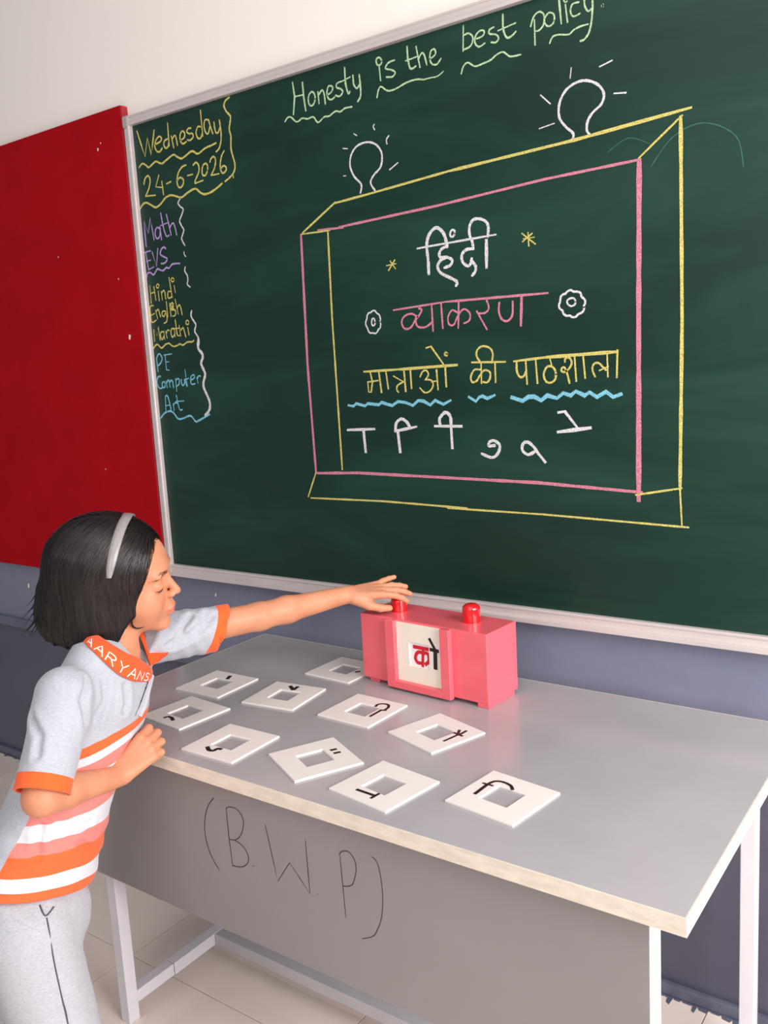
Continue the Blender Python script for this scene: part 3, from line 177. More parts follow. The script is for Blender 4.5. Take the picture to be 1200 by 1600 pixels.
def board_material():
    m = bpy.data.materials.new('green_board_surface'); m.use_nodes = True; nt, N = nodes(m); b = nt.nodes['Principled BSDF']
    tc = N('ShaderNodeTexCoord'); mp = N('ShaderNodeMapping'); mp.inputs['Scale'].default_value = (.6, 1, 2.6); mp.inputs['Rotation'].default_value = (0, .5, 0)
    nt.links.new(tc.outputs['Object'], mp.inputs['Vector'])
    nz = N('ShaderNodeTexNoise', i_Scale=2.2, i_Detail=7.0, i_Roughness=.6, i_Distortion=.6); nt.links.new(mp.outputs[0], nz.inputs['Vector'])
    r = N('ShaderNodeMapRange'); r.inputs[1].default_value = .42; r.inputs[2].default_value = .8; nt.links.new(nz.outputs[0], r.inputs[0])
    mx = N('ShaderNodeMix', data_type='RGBA'); mx.inputs[6].default_value = srgb(8, 42, 32); mx.inputs[7].default_value = srgb(24, 64, 50); nt.links.new(r.outputs[0], mx.inputs[0])
    # fine dust specks
    n2 = N('ShaderNodeTexNoise', i_Scale=26.0, i_Detail=10.0, i_Roughness=.8); nt.links.new(mp.outputs[0], n2.inputs['Vector'])
    r2 = N('ShaderNodeMapRange'); r2.inputs[1].default_value = .69; r2.inputs[2].default_value = .85; r2.inputs[4].default_value = .25; nt.links.new(n2.outputs[0], r2.inputs[0])
    m2 = N('ShaderNodeMix', data_type='RGBA'); nt.links.new(r2.outputs[0], m2.inputs[0]); nt.links.new(mx.outputs[2], m2.inputs[6]); m2.inputs[7].default_value = srgb(120, 150, 135)
    nt.links.new(m2.outputs[2], b.inputs['Base Color']); b.inputs['Roughness'].default_value = .42; b.inputs['Specular IOR Level'].default_value = .35
    return m

def chalk_mat(name, col):
    m = bpy.data.materials.new('chalk_' + name); m.use_nodes = True; nt, N = nodes(m); b = nt.nodes['Principled BSDF']
    tc = N('ShaderNodeTexCoord'); nz = N('ShaderNodeTexNoise', i_Scale=420.0, i_Detail=3.0, i_Roughness=.7); nt.links.new(tc.outputs['Object'], nz.inputs['Vector'])
    r = N('ShaderNodeMapRange'); r.inputs[1].default_value = .40; r.inputs[2].default_value = .56; nt.links.new(nz.outputs[0], r.inputs[0])
    mx = N('ShaderNodeMix', data_type='RGBA'); nt.links.new(r.outputs[0], mx.inputs[0]); mx.inputs[7].default_value = col
    mx.inputs[6].default_value = tuple(c * .45 + g * .55 for c, g in zip(col[:3], srgb(30, 70, 58))) + (1,)
    nt.links.new(mx.outputs[2], b.inputs['Base Color']); b.inputs['Roughness'].default_value = .95; b.inputs['Specular IOR Level'].default_value = .1
    return m
CH = dict(yellow=chalk_mat('yellow', srgb(214, 198, 112)), white=chalk_mat('white', srgb(224, 218, 220)), purple=chalk_mat('purple', srgb(186, 154, 218)),
          blue=chalk_mat('blue', srgb(130, 196, 220)), pink=chalk_mat('pink', srgb(214, 128, 150)), green=chalk_mat('pale_green', srgb(188, 214, 170)))
M_alu = mat('brushed_aluminium', srgb(214, 202, 200), .38, noise=.12, nscale=30, metal=.25, stretch=(.2, 1, 1))
M_cap = mat('grey_plastic_cap', srgb(168, 160, 152), .5, noise=.2, nscale=60)
M_red = mat('red_felt', srgb(168, 8, 22), .95, noise=.18, nscale=5, bump=.5, bscale=700, spec=.1)
M_redside = mat('faded_red_edge', srgb(176, 60, 66), .9, noise=.3, nscale=40, spec=.1)
M_white = mat('white_enamel', srgb(226, 222, 228), .32, noise=.06, nscale=30)
M_greyenamel = mat('grey_white_enamel', srgb(198, 194, 198), .35, noise=.08, nscale=20)
def laminate(name, c1, c2, rough):
    m = mat(name, c1, rough, noise=1, nscale=2.5, dark=c2, coat=.15)
    nt = m.node_tree; nt.nodes['Principled BSDF'].inputs['Coat Roughness'].default_value = .3
    return m
M_top = laminate('grey_laminate', srgb(168, 163, 166), srgb(155, 151, 154), .20)
M_panel = laminate('grey_panel_laminate', srgb(140, 133, 135), srgb(130, 126, 126), .42)
M_edge = mat('cream_edge_band', srgb(226, 214, 198), .5, noise=.22, nscale=25, stretch=(1, 1, 4))
M_tile = mat('beige_vitrified_tile', srgb(246, 230, 218), .28, noise=.14, nscale=2.5, coat=.2)
M_grout = mat('brown_grout', srgb(128, 108, 98), .9, noise=.3, nscale=50)
M_ledge = mat('slate_paint', srgb(104, 106, 126), .35, noise=.35, nscale=20)
M_marker = mat('black_marker', srgb(38, 32, 38), .6)
M_pink = mat('pink_gloss_paint', srgb(234, 100, 112), .22, noise=.06, nscale=12, coat=.35)
M_dome = mat('glossy_red_plastic', srgb(212, 14, 24), .12, coat=.8)
M_card = mat('white_board', srgb(222, 214, 210), .5, noise=.03, nscale=20)
M_cream = mat('cream_board', srgb(236, 226, 212), .5, noise=.04, nscale=20)
M_black = mat('black_vinyl', srgb(26, 14, 16), .45)
M_redv = mat('red_vinyl', srgb(200, 22, 38), .45)
M_speck = mat('pale_scrap', srgb(226, 206, 190), .8)

# ---------------------------------------------------------------- room
box('wall_back', -3.2, 3.2, .012, .16, -.05, 3.3, wall_material(), kind='structure')
fl = box('floor', -3.2, 3.2, -4.6, .012, -.10, -.004, M_grout, kind='structure')
T = .657
tv, tf = boxgeo(-T / 2 + .0012, T / 2 - .0012, -T / 2 + .0012, T / 2 - .0012, -.010, 0, .0008)
tm = bpy.data.meshes.new('tile'); tm.from_pydata(tv, [], tf); tm.update(); tm.materials.append(M_tile)
for i in range(-4, 4):
    for j in range(-6, 1):
        t = bpy.data.objects.new('tile', tm); COL.objects.link(t); t.parent = fl
        t.location = (-.075 + T * (i + .5), -.573 + T * (j + .5), 0)
        if j == 0: t.scale.y = .88; t.location.y = -.573 + T * .44
# wall foot: thin rounded ledge of paint with drips bleeding on to the tiles
V, F = boxgeo(-3.2, 3.2, -.004, .013, .0, .03, .004)
x = -3.2
while x < 3.2:
    dx = random.uniform(.006, .03); d = .004 + random.random() ** 3 * .022; n = len(V)
    V += [(x, -.003, .0012), (x + dx, -.003, .0012), (x + dx * .8, -.006 - d, .0006), (x + dx * .2, -.006 - d * .8, .0006)]; F.append((n, n + 3, n + 2, n + 1)); x += dx * .9
link('baseboard_back', V, F, M_ledge, kind='structure')
box('trim_1', -3.2, 3.2, -.004, .013, .566, .602, M_ledge, bev=.003, kind='structure')
for k, (x, z, s) in enumerate([(-1.295, .737, .007), (-.27, .81, .004)]):
    link('paint_chip', [(x - s, .0108, z - s * 1.3), (x + s * .6, .0108, z - s), (x + s, .0108, z + s * 1.2), (x - s * .4, .0108, z + s * 1.4)], [(0, 1, 2, 3)], M_speck, parent=bpy.data.objects['wall_back'])

# ---------------------------------------------------------------- red pin board
rb = empty('pin_board', (-1.45, 0, .82), 'red felt pin board fixed to the wall left of the green chalkboard', 'pin board')
def child(o, p):
    o.parent = p; o.matrix_parent_inverse = Matrix.Translation(p.location).inverted() if p.rotation_euler.z == 0 else p.matrix_basis.inverted(); return o
child(box('felt_panel', -2.45, -.4725, -.012, .0118, .823, 2.296, M_red, bev=.003), rb)
child(box('side_edge', -.4724, -.4680, -.010, .0118, .825, 2.294, M_redside, label='faded paler red edge strip'), rb)
for x, z, s in [(-.592, 2.19, .0035), (-.576, 2.206, .002), (-.530, 1.62, .006), (-.556, 1.80, .002), (-.72, 1.2, .002), (-.85, 1.9, .002)]:
    child(link('paper_scrap', [(x - s, -.0126, z - s), (x + s * .4, -.0132, z - s * 1.3), (x + s, -.0126, z + s), (x - s * .5, -.0136, z + s * 1.5)], [(0, 1, 2, 3)], M_speck), rb)

# ---------------------------------------------------------------- chalkboard
cb = empty('chalkboard', (.9, 0, .899), 'large green chalkboard in an aluminium frame covered with chalk lettering', 'chalkboard')
BX0, BX1, BZ0, BZ1 = -.439, 2.36, .899, 2.231
child(box('writing_surface', BX0 - .004, BX1 + .004, .0, .0115, BZ0 - .004, BZ1 + .004, board_material()), cb)
def rail(name, x0, x1, z0, z1, vertical, extra=0):
    L = [(x0, x1, -.012, .0117, z0, z1)]
    if vertical: L += [(x0 + (x1 - x0) * .55, x1 - .001, -.0145 - extra, -.011, z0, z1)]
    else: L += [(x0, x1, -.0145 - extra, -.011, z0, z0 + (z1 - z0) * .35), (x0, x1, -.014, -.011, z1 - (z1 - z0) * .2, z1)]
    child(joinbox(name, L, M_alu, bev=.0012), cb)
rail('frame_rail', BX0 - .024, BX0, BZ0 - .02, BZ1 + .02, True)
rail('frame_rail', BX1, BX1 + .024, BZ0 - .02, BZ1 + .02, True)
rail('frame_rail', BX0 - .01, BX1 + .01, BZ1, BZ1 + .027, False)
rail('frame_rail', BX0 - .01, BX1 + .01, BZ0 - .034, BZ0, False, .010)
for x in (BX0 - .012, BX1 + .012):
    for z, hgt in ((BZ1 + .012, .018), (BZ0 - .016, .018)):
        child(box('corner_cap', x - .0145, x + .012, -.0175, .0115, z - hgt, z + hgt, M_cap, bev=.006, label='grey plastic corner cap'), cb)
for n, lab, c, L in CHALK:
    V, F = ribbon2d(L, lambda a, b, h: (a, -h, b), wk=1.12)
    child(link(n, V, F, CH[c], label=lab), cb)
# faint rubbed-out chalk arc at the right of the board
V, F = ribbon2d([(2.0, 1, [1120, 1850, 1165, 1900, 1225, 1915, 1285, 1880, 1300, 1820]), (1.6, 1, [1030, 1895, 1075, 1915, 1120, 1895])], lambda a, b, h: (a, -h, b))
M_ghost = mat('rubbed_chalk', srgb(52, 104, 94), .9, noise=.4, nscale=90)
child(link('chalk_smear', V, F, M_ghost, label='faint rubbed out chalk arc'), cb)

# ---------------------------------------------------------------- desk
dk = empty('desk', (.72, -.44, 0), 'grey laminate desk with cream edge and white steel legs below the chalkboard', 'desk')
X0, X1, Y0, Y1 = .0205, 1.4324, -.7916, -.0838
child(box('tabletop', X0 + .002, X1 - .002, Y0 + .002, Y1 - .002, .7235, .75, M_top, bev=.001), dk)
child(joinbox('edge_band', [(X0, X1, Y0, Y0 + .0021, .7225, .7497), (X0, X1, Y1 - .0021, Y1, .7225, .7497), (X0, X0 + .0021, Y0 + .0021, Y1 - .0021, .7225, .7497), (X1 - .0021, X1, Y0 + .0021, Y1 - .0021, .7225, .7497)], M_edge), dk)
PY = -.7599
child(box('modesty_panel', .1015, 1.3712, PY, PY + .018, .391, .7225, M_panel, bev=.0008), dk)
child(box('panel_edge', 1.3712, 1.3724, PY, PY + .018, .391, .7225, M_white), dk)
LX = [(.1005, .1305), (1.3415, 1.3715)]; LY = [(PY + .0185, PY + .0485), (-.150, -.120)]
for lx in LX:
    for ly in LY: child(box('leg', lx[0], lx[1], ly[0], ly[1], 0, .722, M_white, bev=.002), dk)
    child(joinbox('side_stretcher', [(lx[0] + .001, lx[1] - .001, LY[0][1], -.60, .04, .07), (lx[0], lx[1], -.598, LY[1][0], .0395, .0705)], M_white, bev=.0015), dk)
    child(box('top_rail', lx[0] + .002, lx[1] - .002, LY[0][1], LY[1][0], .692, .722, M_white), dk)
child(box('cross_stretcher', LX[0][1], LX[1][0], -.465, -.435, .04, .07, M_greyenamel, bev=.002), dk)
child(box('top_rail', LX[0][1], LX[1][0], LY[1][0], LY[1][1], .692, .722, M_white), dk)
for L in MARKER[:-1] + [[q] for q in MARKER[-1]]:
    V, F = ribbon2d(L, lambda a, b, h: (a, PY - h, b), lift=.0003, jitter=.05)
    child(link('marker_lettering', V, F, M_marker), dk)

# ---------------------------------------------------------------- cards
def card_geo(w, hw, th, bev=.0012):
    """square board with a square opening, bevelled upper edges"""
    V, F = [], []
    def ring(s, z): n = len(V); V.extend([(-s, -s, z), (s, -s, z), (s, s, z), (-s, s, z)]); return n
    r = [ring(w, 0), ring(w, th - bev), ring(w - bev * .7, th), ring(hw + bev, th), ring(hw, th - bev), ring(hw, 0)]
    for a, b in zip(r, r[1:] + r[:1]):
        for k in range(4): F.append((a + k, a + (k + 1) % 4, b + (k + 1) % 4, b + k))
    return V, F
CL = ['white card with one short slanting tick, nearest the desk\'s back left corner', 'white card with a small black V shaped mark, behind the hooked stem card',
      'white card with a small wavy mark touching the girl\'s curled hand', 'white card with a thick black smile shaped curve near the desk edge',
      'tilted white card with two short black dashes', 'white card with a single dot, partly hidden behind the pink box\'s left corner',
      'white card with a small black hook on a stem, in front of the pink box', 'white card with a forked black stem right of its hole',
      'white card with a thick black T shaped mark beside the desk\'s front edge', 'white card with a long black arc over its hole, rightmost on the desk']
cv, cf_ = card_geo(.0695, .0278, .004)
for (cx, cy, a, L), lab in zip(CARDS, CL):
    e = empty('letter_card', (cx, cy, .7502), lab, 'card', math.radians(a), group='white cut-out letter cards lying on the desk')
    link('card_frame', cv, cf_, M_card, parent=e)
    V, F = ribbon2d(L, lambda p, q, h: (p, q, .004 + h), jitter=0, lift=.0002, taper=False, wk=1.55)
    link('printed_mark', V, F, M_black, parent=e)

# ---------------------------------------------------------------- pink alarm-clock shaped box
pb = empty('letter_box', (.862, -.2864, .75), 'pink painted wooden box with two red knobs and a framed letter window', 'box', -.0743)
W, D, H, FT = .3541, .1187, .1654, .009
import bmesh
# one carcass: walls with a recess cut where the card sits
link('body', *boxgeo(-W, 0, 0, D, FT, H, .0025), M_pink, parent=pb)
for x0, x1, y0, y1 in ((-.030, 0, .0005, .104), (-.340, -.310, .006, .104)):
    box('foot', x0 + .0004, x1 - .0004, y0, y1, .0, FT + .001, M_pink, parent=pb, bev=.0012)
fx0, fx1, fz0, fz1, fd = -.268, -.0895, .006, .1648, -.015
ix0, ix1, iz0 = -.2425, -.1135, .0235
child_geo = [(fx0, ix0, fd, -.0002, fz0, fz1), (ix1, fx1, fd, -.0002, fz0, fz1), (ix0, ix1, fd, -.0002, fz0, iz0)]
joinbox('card_holder', child_geo, M_pink, parent=pb, bev=.0012)
hx, hz, hh = -.1795, .0905, .0285
V, F = [], []
def rg(x0, x1, z0, z1, y): n = len(V); V.extend([(x0, y, z0), (x1, y, z0), (x1, y, z1), (x0, y, z1)]); return n
kx0, kx1, kz0, kz1 = ix0 + .0003, ix1 - .0003, iz0 + .0003, .1612
rr = [rg(kx0, kx1, kz0, kz1, -.0004), rg(kx0, kx1, kz0, kz1, -.0046), rg(hx - hh, hx + hh, hz - hh, hz + hh, -.0046), rg(hx - hh, hx + hh, hz - hh, hz + hh, -.0004)]
for a, b in zip(rr, rr[1:] + rr[:1]):
    for k in range(4): F.append((a + k, b + k, b + (k + 1) % 4, a + (k + 1) % 4))
ic = empty('letter_card', (.862, -.2864, .75), 'cream card with black vowel sign slotted in the pink box\'s window frame', 'card', -.0743)
link('card_frame', V, F, M_cream, parent=ic)
V, F = ribbon2d(BOX_BLACK, lambda a, b, h: (a, -.0046 - h, b), jitter=0, lift=.0002, taper=False, wk=1.5); link('printed_mark', V, F, M_black, parent=ic)
M_paper = mat('letter_paper', srgb(238, 226, 230), .6)
box('letter_sheet', hx - hh - .004, hx + hh + .004, -.0003, -.00012, hz - hh - .003, hz + hh + .003, M_paper, parent=pb, label='white sheet with the red letter')
V, F = ribbon2d(BOX_RED, lambda a, b, h: (a, -.0003 - h, b), jitter=0, lift=.00015, taper=False, wk=1.65); link('red_letter', V, F, M_redv, parent=pb)
def dome(lx, ly, r, h):
    V, F = [], []; n = 32; prof = [(r * .99, 0), (r, .0015)]
    cyl = h - r * .62
    prof += [(r, cyl * .5), (r * .995, cyl)]
    for k in range(1, 9):
        a = k / 9 * math.pi / 2; prof.append((r * math.cos(a) ** .75, cyl + r * .62 * math.sin(a)))
    for pr_, z in prof:
        for i in range(n): V.append((lx + pr_ * math.cos(2 * math.pi * i / n), ly + pr_ * math.sin(2 * math.pi * i / n), H - .0005 + z))
    V.append((lx, ly, H - .0005 + h)); c = len(V) - 1
    for j in range(len(prof) - 1):
        for i in range(n): F.append((j * n + i, j * n + (i + 1) % n, (j + 1) * n + (i + 1) % n, (j + 1) * n + i))
    for i in range(n): F.append(((len(prof) - 1) * n + i, (len(prof) - 1) * n + (i + 1) % n, c))
    link('knob', V, F, M_dome, parent=pb, smooth=True)
dome(-.282, .059, .0190, .036); dome(-.0833, .068, .0200, .042)

# ================================================================ the girl (all shapes as implicit volumes, meshed with surface nets)
def A(*v): return np.array(v, float)
def unit(v): v = np.asarray(v, float); return v / np.linalg.norm(v)
def smin(a, b, k):
    h = np.clip(.5 + .5 * (b - a) / k, 0, 1); return b + (a - b) * h - k * h * (1 - h)
def smax(a, b, k): return -smin(-a, -b, k)
def capsule(P, a, b, r1, r2):
    ab = b - a; L2 = ab @ ab; t = np.clip(((P - a) @ ab) / L2, 0, 1)
    d = P - a - t[:, None] * ab
    return np.sqrt((d * d).sum(1)) - (r1 + (r2 - r1) * t)
def ellip(P, c, r, fr=None):
    q = P - c
    if fr is not None: q = q @ fr          # columns of fr are the axes
    r = np.asarray(r, float)
    k0 = np.sqrt(((q / r) ** 2).sum(1)) + 1e-9; k1 = np.sqrt(((q / (r * r)) ** 2).sum(1)) + 1e-9
    return k0 * (k0 - 1) / k1
def loft(P, A_, B_, fdir, ts, ra, rb, off=None, k=.012):
    """elliptical tube from A_ to B_; ra along fdir, rb across; flat rounded ends"""
    ax = B_ - A_; L = np.linalg.norm(ax); ax = ax / L
    f = unit(fdir - (fdir @ ax) * ax); l = np.cross(ax, f)
    q = P - A_; s = (q @ ax) / L; sc = np.clip(s, 0, 1)
    a = q @ f; b = q @ l
    if off is not None:
        a = a - np.interp(sc, ts, [o[0] for o in off]); b = b - np.interp(sc, ts, [o[1] for o in off])
    Ra = np.interp(sc, ts, ra); Rb = np.interp(sc, ts, rb)
    k0 = np.sqrt((a / Ra) ** 2 + (b / Rb) ** 2) + 1e-9; k1 = np.sqrt((a / Ra ** 2) ** 2 + (b / Rb ** 2) ** 2) + 1e-9
    d = k0 * (k0 - 1) / k1
    cap = np.maximum(-s, s - 1) * L
    return smax(d, cap, k)

def surf(fn, lo, hi, h):
    lo = A(*lo); hi = A(*hi); B = 8; nb = np.ceil((hi - lo) / (B * h)).astype(int)
    g = np.stack(np.meshgrid(*[np.arange(n) for n in nb], indexing='ij'), -1).reshape(-1, 3)
    keep = []
    for i in range(0, len(g), 60000):
        d = fn(lo + (g[i:i + 60000] + .5) * B * h); keep.append(np.abs(d) < B * h * 1.15)
    g = g[np.concatenate(keep)]
    oc = np.stack(np.meshgrid(*[np.arange(B + 1)] * 3, indexing='ij'), -1).reshape(-1, 3)
    dim = nb * B + 2; mul = np.array([dim[1] * dim[2], dim[2], 1], dtype=np.int64)
    ids, pos, edges = [], [], []
    for i in range(0, len(g), 1200):
        gb = g[i:i + 1200]; idx = gb[:, None, :] * B + oc[None]
        val = fn((lo + idx * h).reshape(-1, 3)).reshape(len(gb), B + 1, B + 1, B + 1)
        val = np.where(np.abs(val) < 1e-9, 1e-9, val); sg = val < 0
        c = [sg[:, a:a + B, b:b + B, e:e + B] for a in (0, 1) for b in (0, 1) for e in (0, 1)]
        cnt = sum(x.astype(np.int8) for x in c); act = (cnt > 0) & (cnt < 8)
        w_ = np.argwhere(act)
        if len(w_) == 0: continue
        k_, x, y, z = w_.T; cell = gb[k_] * B + w_[:, 1:]
        sp = np.zeros((len(w_), 3)); sn = np.zeros(len(w_))
        for ax in range(3):
            for u in (0, 1):
                for v in (0, 1):
                    o0 = [0, 0, 0]; o1 = [0, 0, 0]; oth = [q for q in range(3) if q != ax]
                    o0[oth[0]] = o1[oth[0]] = u; o0[oth[1]] = o1[oth[1]] = v; o1[ax] = 1
                    a = val[k_, x + o0[0], y + o0[1], z + o0[2]]; b = val[k_, x + o1[0], y + o1[1], z + o1[2]]
                    m_ = (a < 0) != (b < 0); t = np.where(m_, a / np.where(m_, a - b, 1), 0)
                    p = np.tile(np.array(o0, float), (len(w_), 1)); p[:, ax] = t
                    sp[m_] += p[m_]; sn[m_] += 1
        pos.append(lo + (cell + sp / sn[:, None]) * h); ids.append(cell @ mul)
        for ax in range(3):
            sl0 = sg[:, :B, :B, :B]; sh = [slice(None)] + [slice(0, B)] * 3; sh[ax + 1] = slice(1, B + 1); sl1 = sg[tuple(sh)]
            e_ = np.argwhere(sl0 != sl1)
            if len(e_): edges.append((ax, gb[e_[:, 0]] * B + e_[:, 1:], sl0[tuple(e_.T)]))
    ids = np.concatenate(ids); pos = np.concatenate(pos); o = np.argsort(ids); ids = ids[o]; pos = pos[o]
    quads = []
    for ax, c, inside in edges:
        u = np.zeros(3, int); v = np.zeros(3, int); u[(ax + 1) % 3] = 1; v[(ax + 2) % 3] = 1
        q = np.stack([(c - u - v) @ mul, (c - v) @ mul, c @ mul, (c - u) @ mul], 1)
        k = np.clip(np.searchsorted(ids, q), 0, len(ids) - 1); ok = (ids[k] == q).all(1)
        k = k[ok]; ins = inside[ok]; k = np.where(ins[:, None], k, k[:, ::-1]); quads.append(k)
    quads = np.concatenate(quads)
    # one Newton step towards the surface
    e = h * .25; f0 = fn(pos); gr = np.stack([fn(pos + e * np.eye(3)[i]) - f0 for i in range(3)], 1) / e
    pos = pos - np.clip(f0, -h, h)[:, None] * gr / np.maximum((gr * gr).sum(1), .3)[:, None]
    return pos, quads

def np_mesh(name, V, Q, m, parent=None, attrs=None, **props):
    me = bpy.data.meshes.new(name); me.vertices.add(len(V)); me.vertices.foreach_set('co', V.astype(np.float32).ravel())
    n = len(Q); k = Q.shape[1]; me.loops.add(n * k); me.loops.foreach_set('vertex_index', Q.astype(np.int32).ravel()); me.polygons.add(n)
    me.polygons.foreach_set('loop_start', np.arange(0, n * k, k, dtype=np.int32)); me.update(calc_edges=True)
    me.polygons.foreach_set('use_smooth', np.ones(n, bool))
    for an, av in (attrs or {}).items():
        at = me.attributes.new(an, 'FLOAT', 'POINT'); at.data.foreach_set('value', av.astype(np.float32))
    me.materials.append(m); o = bpy.data.objects.new(name, me); COL.objects.link(o)
    if parent: o.parent = parent
    for a, b in props.items(): o[a] = b
    return o
def snoise(P, s, seed=0):
    r = np.random.default_rng(seed); out = 0
    for i in range(5):
        d = r.normal(size=3); d /= np.linalg.norm(d); out = out + np.sin((P @ d) * s * r.uniform(.6, 1.6) + r.uniform(0, 6.28) + 1.3 * np.sin((P @ r.normal(size=3)) * s * .6))
    return out / 5

# SDF-BEGIN ------------------------------------------------------ joints (metres, world)
HIP = A(.306, -1.062, .555); CHEST = A(.332, -.828, .932)
LSH = A(.318, -.700, .955); LEL = A(.415, -.500, .958); LWR = A(.500, -.292, .966)
RSH = A(.388, -.976, .934); REL = A(.434, -1.072, .793); RWR = A(.407, -.898, .752)
TF = unit(A(.90, .44, 0)); TT = unit(CHEST - HIP); TFO = unit(TF - (TF @ TT) * TT); TL = np.cross(TT, TFO)
HC = A(.337, -.790, 1.108)             # centre of the skull
yaw = math.radians(38); HF = A(math.cos(yaw), math.sin(yaw), 0); HL = A(-math.sin(yaw), math.cos(yaw), 0); HU = A(0, 0, 1)
def rot(v, ax, a):
    ax = unit(ax); return v * math.cos(a) + np.cross(ax, v) * math.sin(a) + ax * (ax @ v) * (1 - math.cos(a))
for a_, ang in (('r', math.radians(13)), ('p', math.radians(3))):
    axis = HF if a_ == 'r' else HL
    HF, HL, HU = [rot(v, axis, ang) for v in (HF, HL, HU)]
HS = 1.035
HR = np.stack([HF, HL, HU], 1)          # head frame, columns forward / left / up
def hp(x, y, z): return HC + HS * (HR @ A(x, y, z))

def head_sdf(P):
    q = (P - HC) @ HR / HS; y = np.abs(q[:, 1]); m = np.stack([q[:, 0], y, q[:, 2]], 1)
    d = ellip(q, A(-.018, 0, .028), (.096, .077, .080))
    d = smin(d, ellip(q, A(.020, 0, .030), (.066, .063, .056)), .02)          # forehead
    d = smin(d, ellip(q, A(.018, 0, -.030), (.064, .060, .072)), .025)        # face block
    d = smin(d, ellip(m, A(.046, .032, -.040), (.033, .028, .034)), .022)     # cheeks
    d = smin(d, ellip(q, A(.030, 0, -.078), (.046, .044, .034)), .022)        # jaw
    d = smin(d, ellip(q, A(.067, 0, -.101), (.017, .018, .014)), .02)         # chin
    d = smin(d, capsule(q, A(.030, 0, -.050), A(.076, 0, -.062), .030, .017), .018)  # mouth bulge
    d = smin(d, ellip(m, A(.076, .026, .016), (.012, .024, .006)), .016)      # brow ridge
    d = smax(d, -ellip(m, A(.094, .030, -.004), (.016, .018, .014)), .014)    # eye sockets
    d = smin(d, ellip(m, A(.0685, .030, -.007), (.0155, .0165, .0125)), .004) # closed lids
    d = smin(d, capsule(q, A(.079, 0, .004), A(.101, 0, -.032), .0062, .0078), .012)  # nose bridge and tip
    d = smin(d, ellip(m, A(.091, .0098, -.036), (.0085, .0058, .0060)), .006) # wings
    d = smax(d, -ellip(m, A(.096, .0052, -.0435), (.0045, .0026, .0035)), .003)  # nostrils
    d = smin(d, ellip(q, A(.0885, 0, -.0640), (.0070, .0180, .0045)), .006)   # upper lip
    d = smin(d, ellip(q, A(.0865, 0, -.0735), (.0070, .0150, .0052)), .006)   # lower lip
    d = smax(d, -ellip(q, A(.0945, 0, -.0688), (.0065, .0200, .0010)), .0020) # mouth line
    d = smax(d, -ellip(q, A(.0935, 0, -.0530), (.0040, .0030, .0060)), .004)  # philtrum
    # ear
    e = ellip(m, A(-.012, .078, -.018), (.018, .008, .030)); d = smin(d, e, .006)
    return d * HS

def hand_parts(W_, h, s, curl, spread, thumb, k=1.0):
    """bones of a hand: wrist W_, forward h, thumb side s; curl = three bend angles per finger"""
    h = unit(h); s = unit(s - (s @ h) * h); n = np.cross(h, s)
    if thumb.get('flip'): n = -n
    L = []
    base = [(.078, .0235), (.081, .0080), (.077, -.0075), (.069, -.0215)]
    seg = [(.029, .019, .015), (.033, .021, .016), (.030, .020, .016), (.023, .015, .014)]
    rad = [(.0088, .0078, .0070, .0060), (.0090, .0080, .0072, .0062), (.0086, .0076, .0068, .0060), (.0078, .0068, .0062, .0054)]
    for f in range(4):
        b0 = W_ + k * (h * base[f][0] + s * base[f][1]); sp = math.radians(spread[f]); dirn = rot(h, n, 0) * math.cos(sp) + s * math.sin(sp)
        L.append((W_ + k * (h * .012 + s * base[f][1] * .55), b0, .0125 * k, .0096 * k, .007))
        a = 0; p = b0
        for j in range(3):
            a += math.radians(curl[f][j]); d_ = dirn * math.cos(a) - n * math.sin(a)
            e = p + d_ * seg[f][j] * k; L.append((p, e, rad[f][j] * k, rad[f][j + 1] * k, .003 if j else .0035)); p = e
    t0 = W_ + k * (h * .016 + s * .018 - n * .004); td = [unit(h * v[0] + s * v[1] + n * v[2]) for v in thumb['dirs']]
    ln = (.034, .028, .022); rd = (.0145, .0108, .0092, .0074); p = t0
    for j in range(3):
        e = p + td[j] * ln[j] * k; L.append((p, e, rd[j] * k, rd[j + 1] * k, .010 if j == 0 else .0035)); p = e
    return L, n
LH_, LN = hand_parts(LWR, unit(A(.70, .71, .06)), A(.60, -.56, -.26), [(12, 18, 12), (6, 16, 10), (0, 14, 8), (-14, 8, 6)], (3, 0, -4, -13),
                     dict(dirs=[(.82, .38, -.42), (.93, .15, -.35), (.97, -.05, -.22)], flip=True), 1.0)
RHF = unit(A(.22, .82, .50)); RHS = A(-.62, .10, .78)
RH_, RN = hand_parts(RWR, RHF, RHS, [(25, 85, 60), (30, 88, 60), (32, 88, 60), (34, 86, 60)], (9, 3, -3, -9),
                     dict(dirs=[(.6, .5, -.6), (.85, -.1, -.5), (.8, -.5, -.3)], flip=False), .98)
def hands_sdf(P, L):
    d = None
    for a, b, r1, r2, k in L:
        c = capsule(P, a, b, r1, r2); d = c if d is None else smin(d, c, k)
    return d
def body_sdf(P):
    d = head_sdf(P)
    nb_ = hp(-.028, 0, -.06)
    d = smin(d, capsule(P, nb_, CHEST + A(.0, .01, .03), .041, .047), .02)
    d = smin(d, loft(P, HIP - TT * .02, CHEST + TT * .02, TFO, [0, .3, .75, 1], [.068, .066, .066, .045], [.085, .085, .095, .08], k=.03), .03)
    for s_, e_, w_, Hd in ((LSH, LEL, LWR, LH_), (RSH, REL, RWR, RH_)):
        d = smin(d, capsule(P, s_, e_, .036, .030), .03)
        mid = e_ + (w_ - e_) * .3
        d = smin(d, capsule(P, e_, mid, .030, .0295), .012)
        d = smin(d, capsule(P, mid, w_, .0295, .0205), .012)
        near = np.abs(P - w_).max(1) < .26
        if near.any():
            dd = np.full(len(P), 1.0); dd[near] = hands_sdf(P[near], Hd); d = smin(d, dd, .010)
    for sx, fz in ((1, 0), (-1, 0)):
        pass
    return d
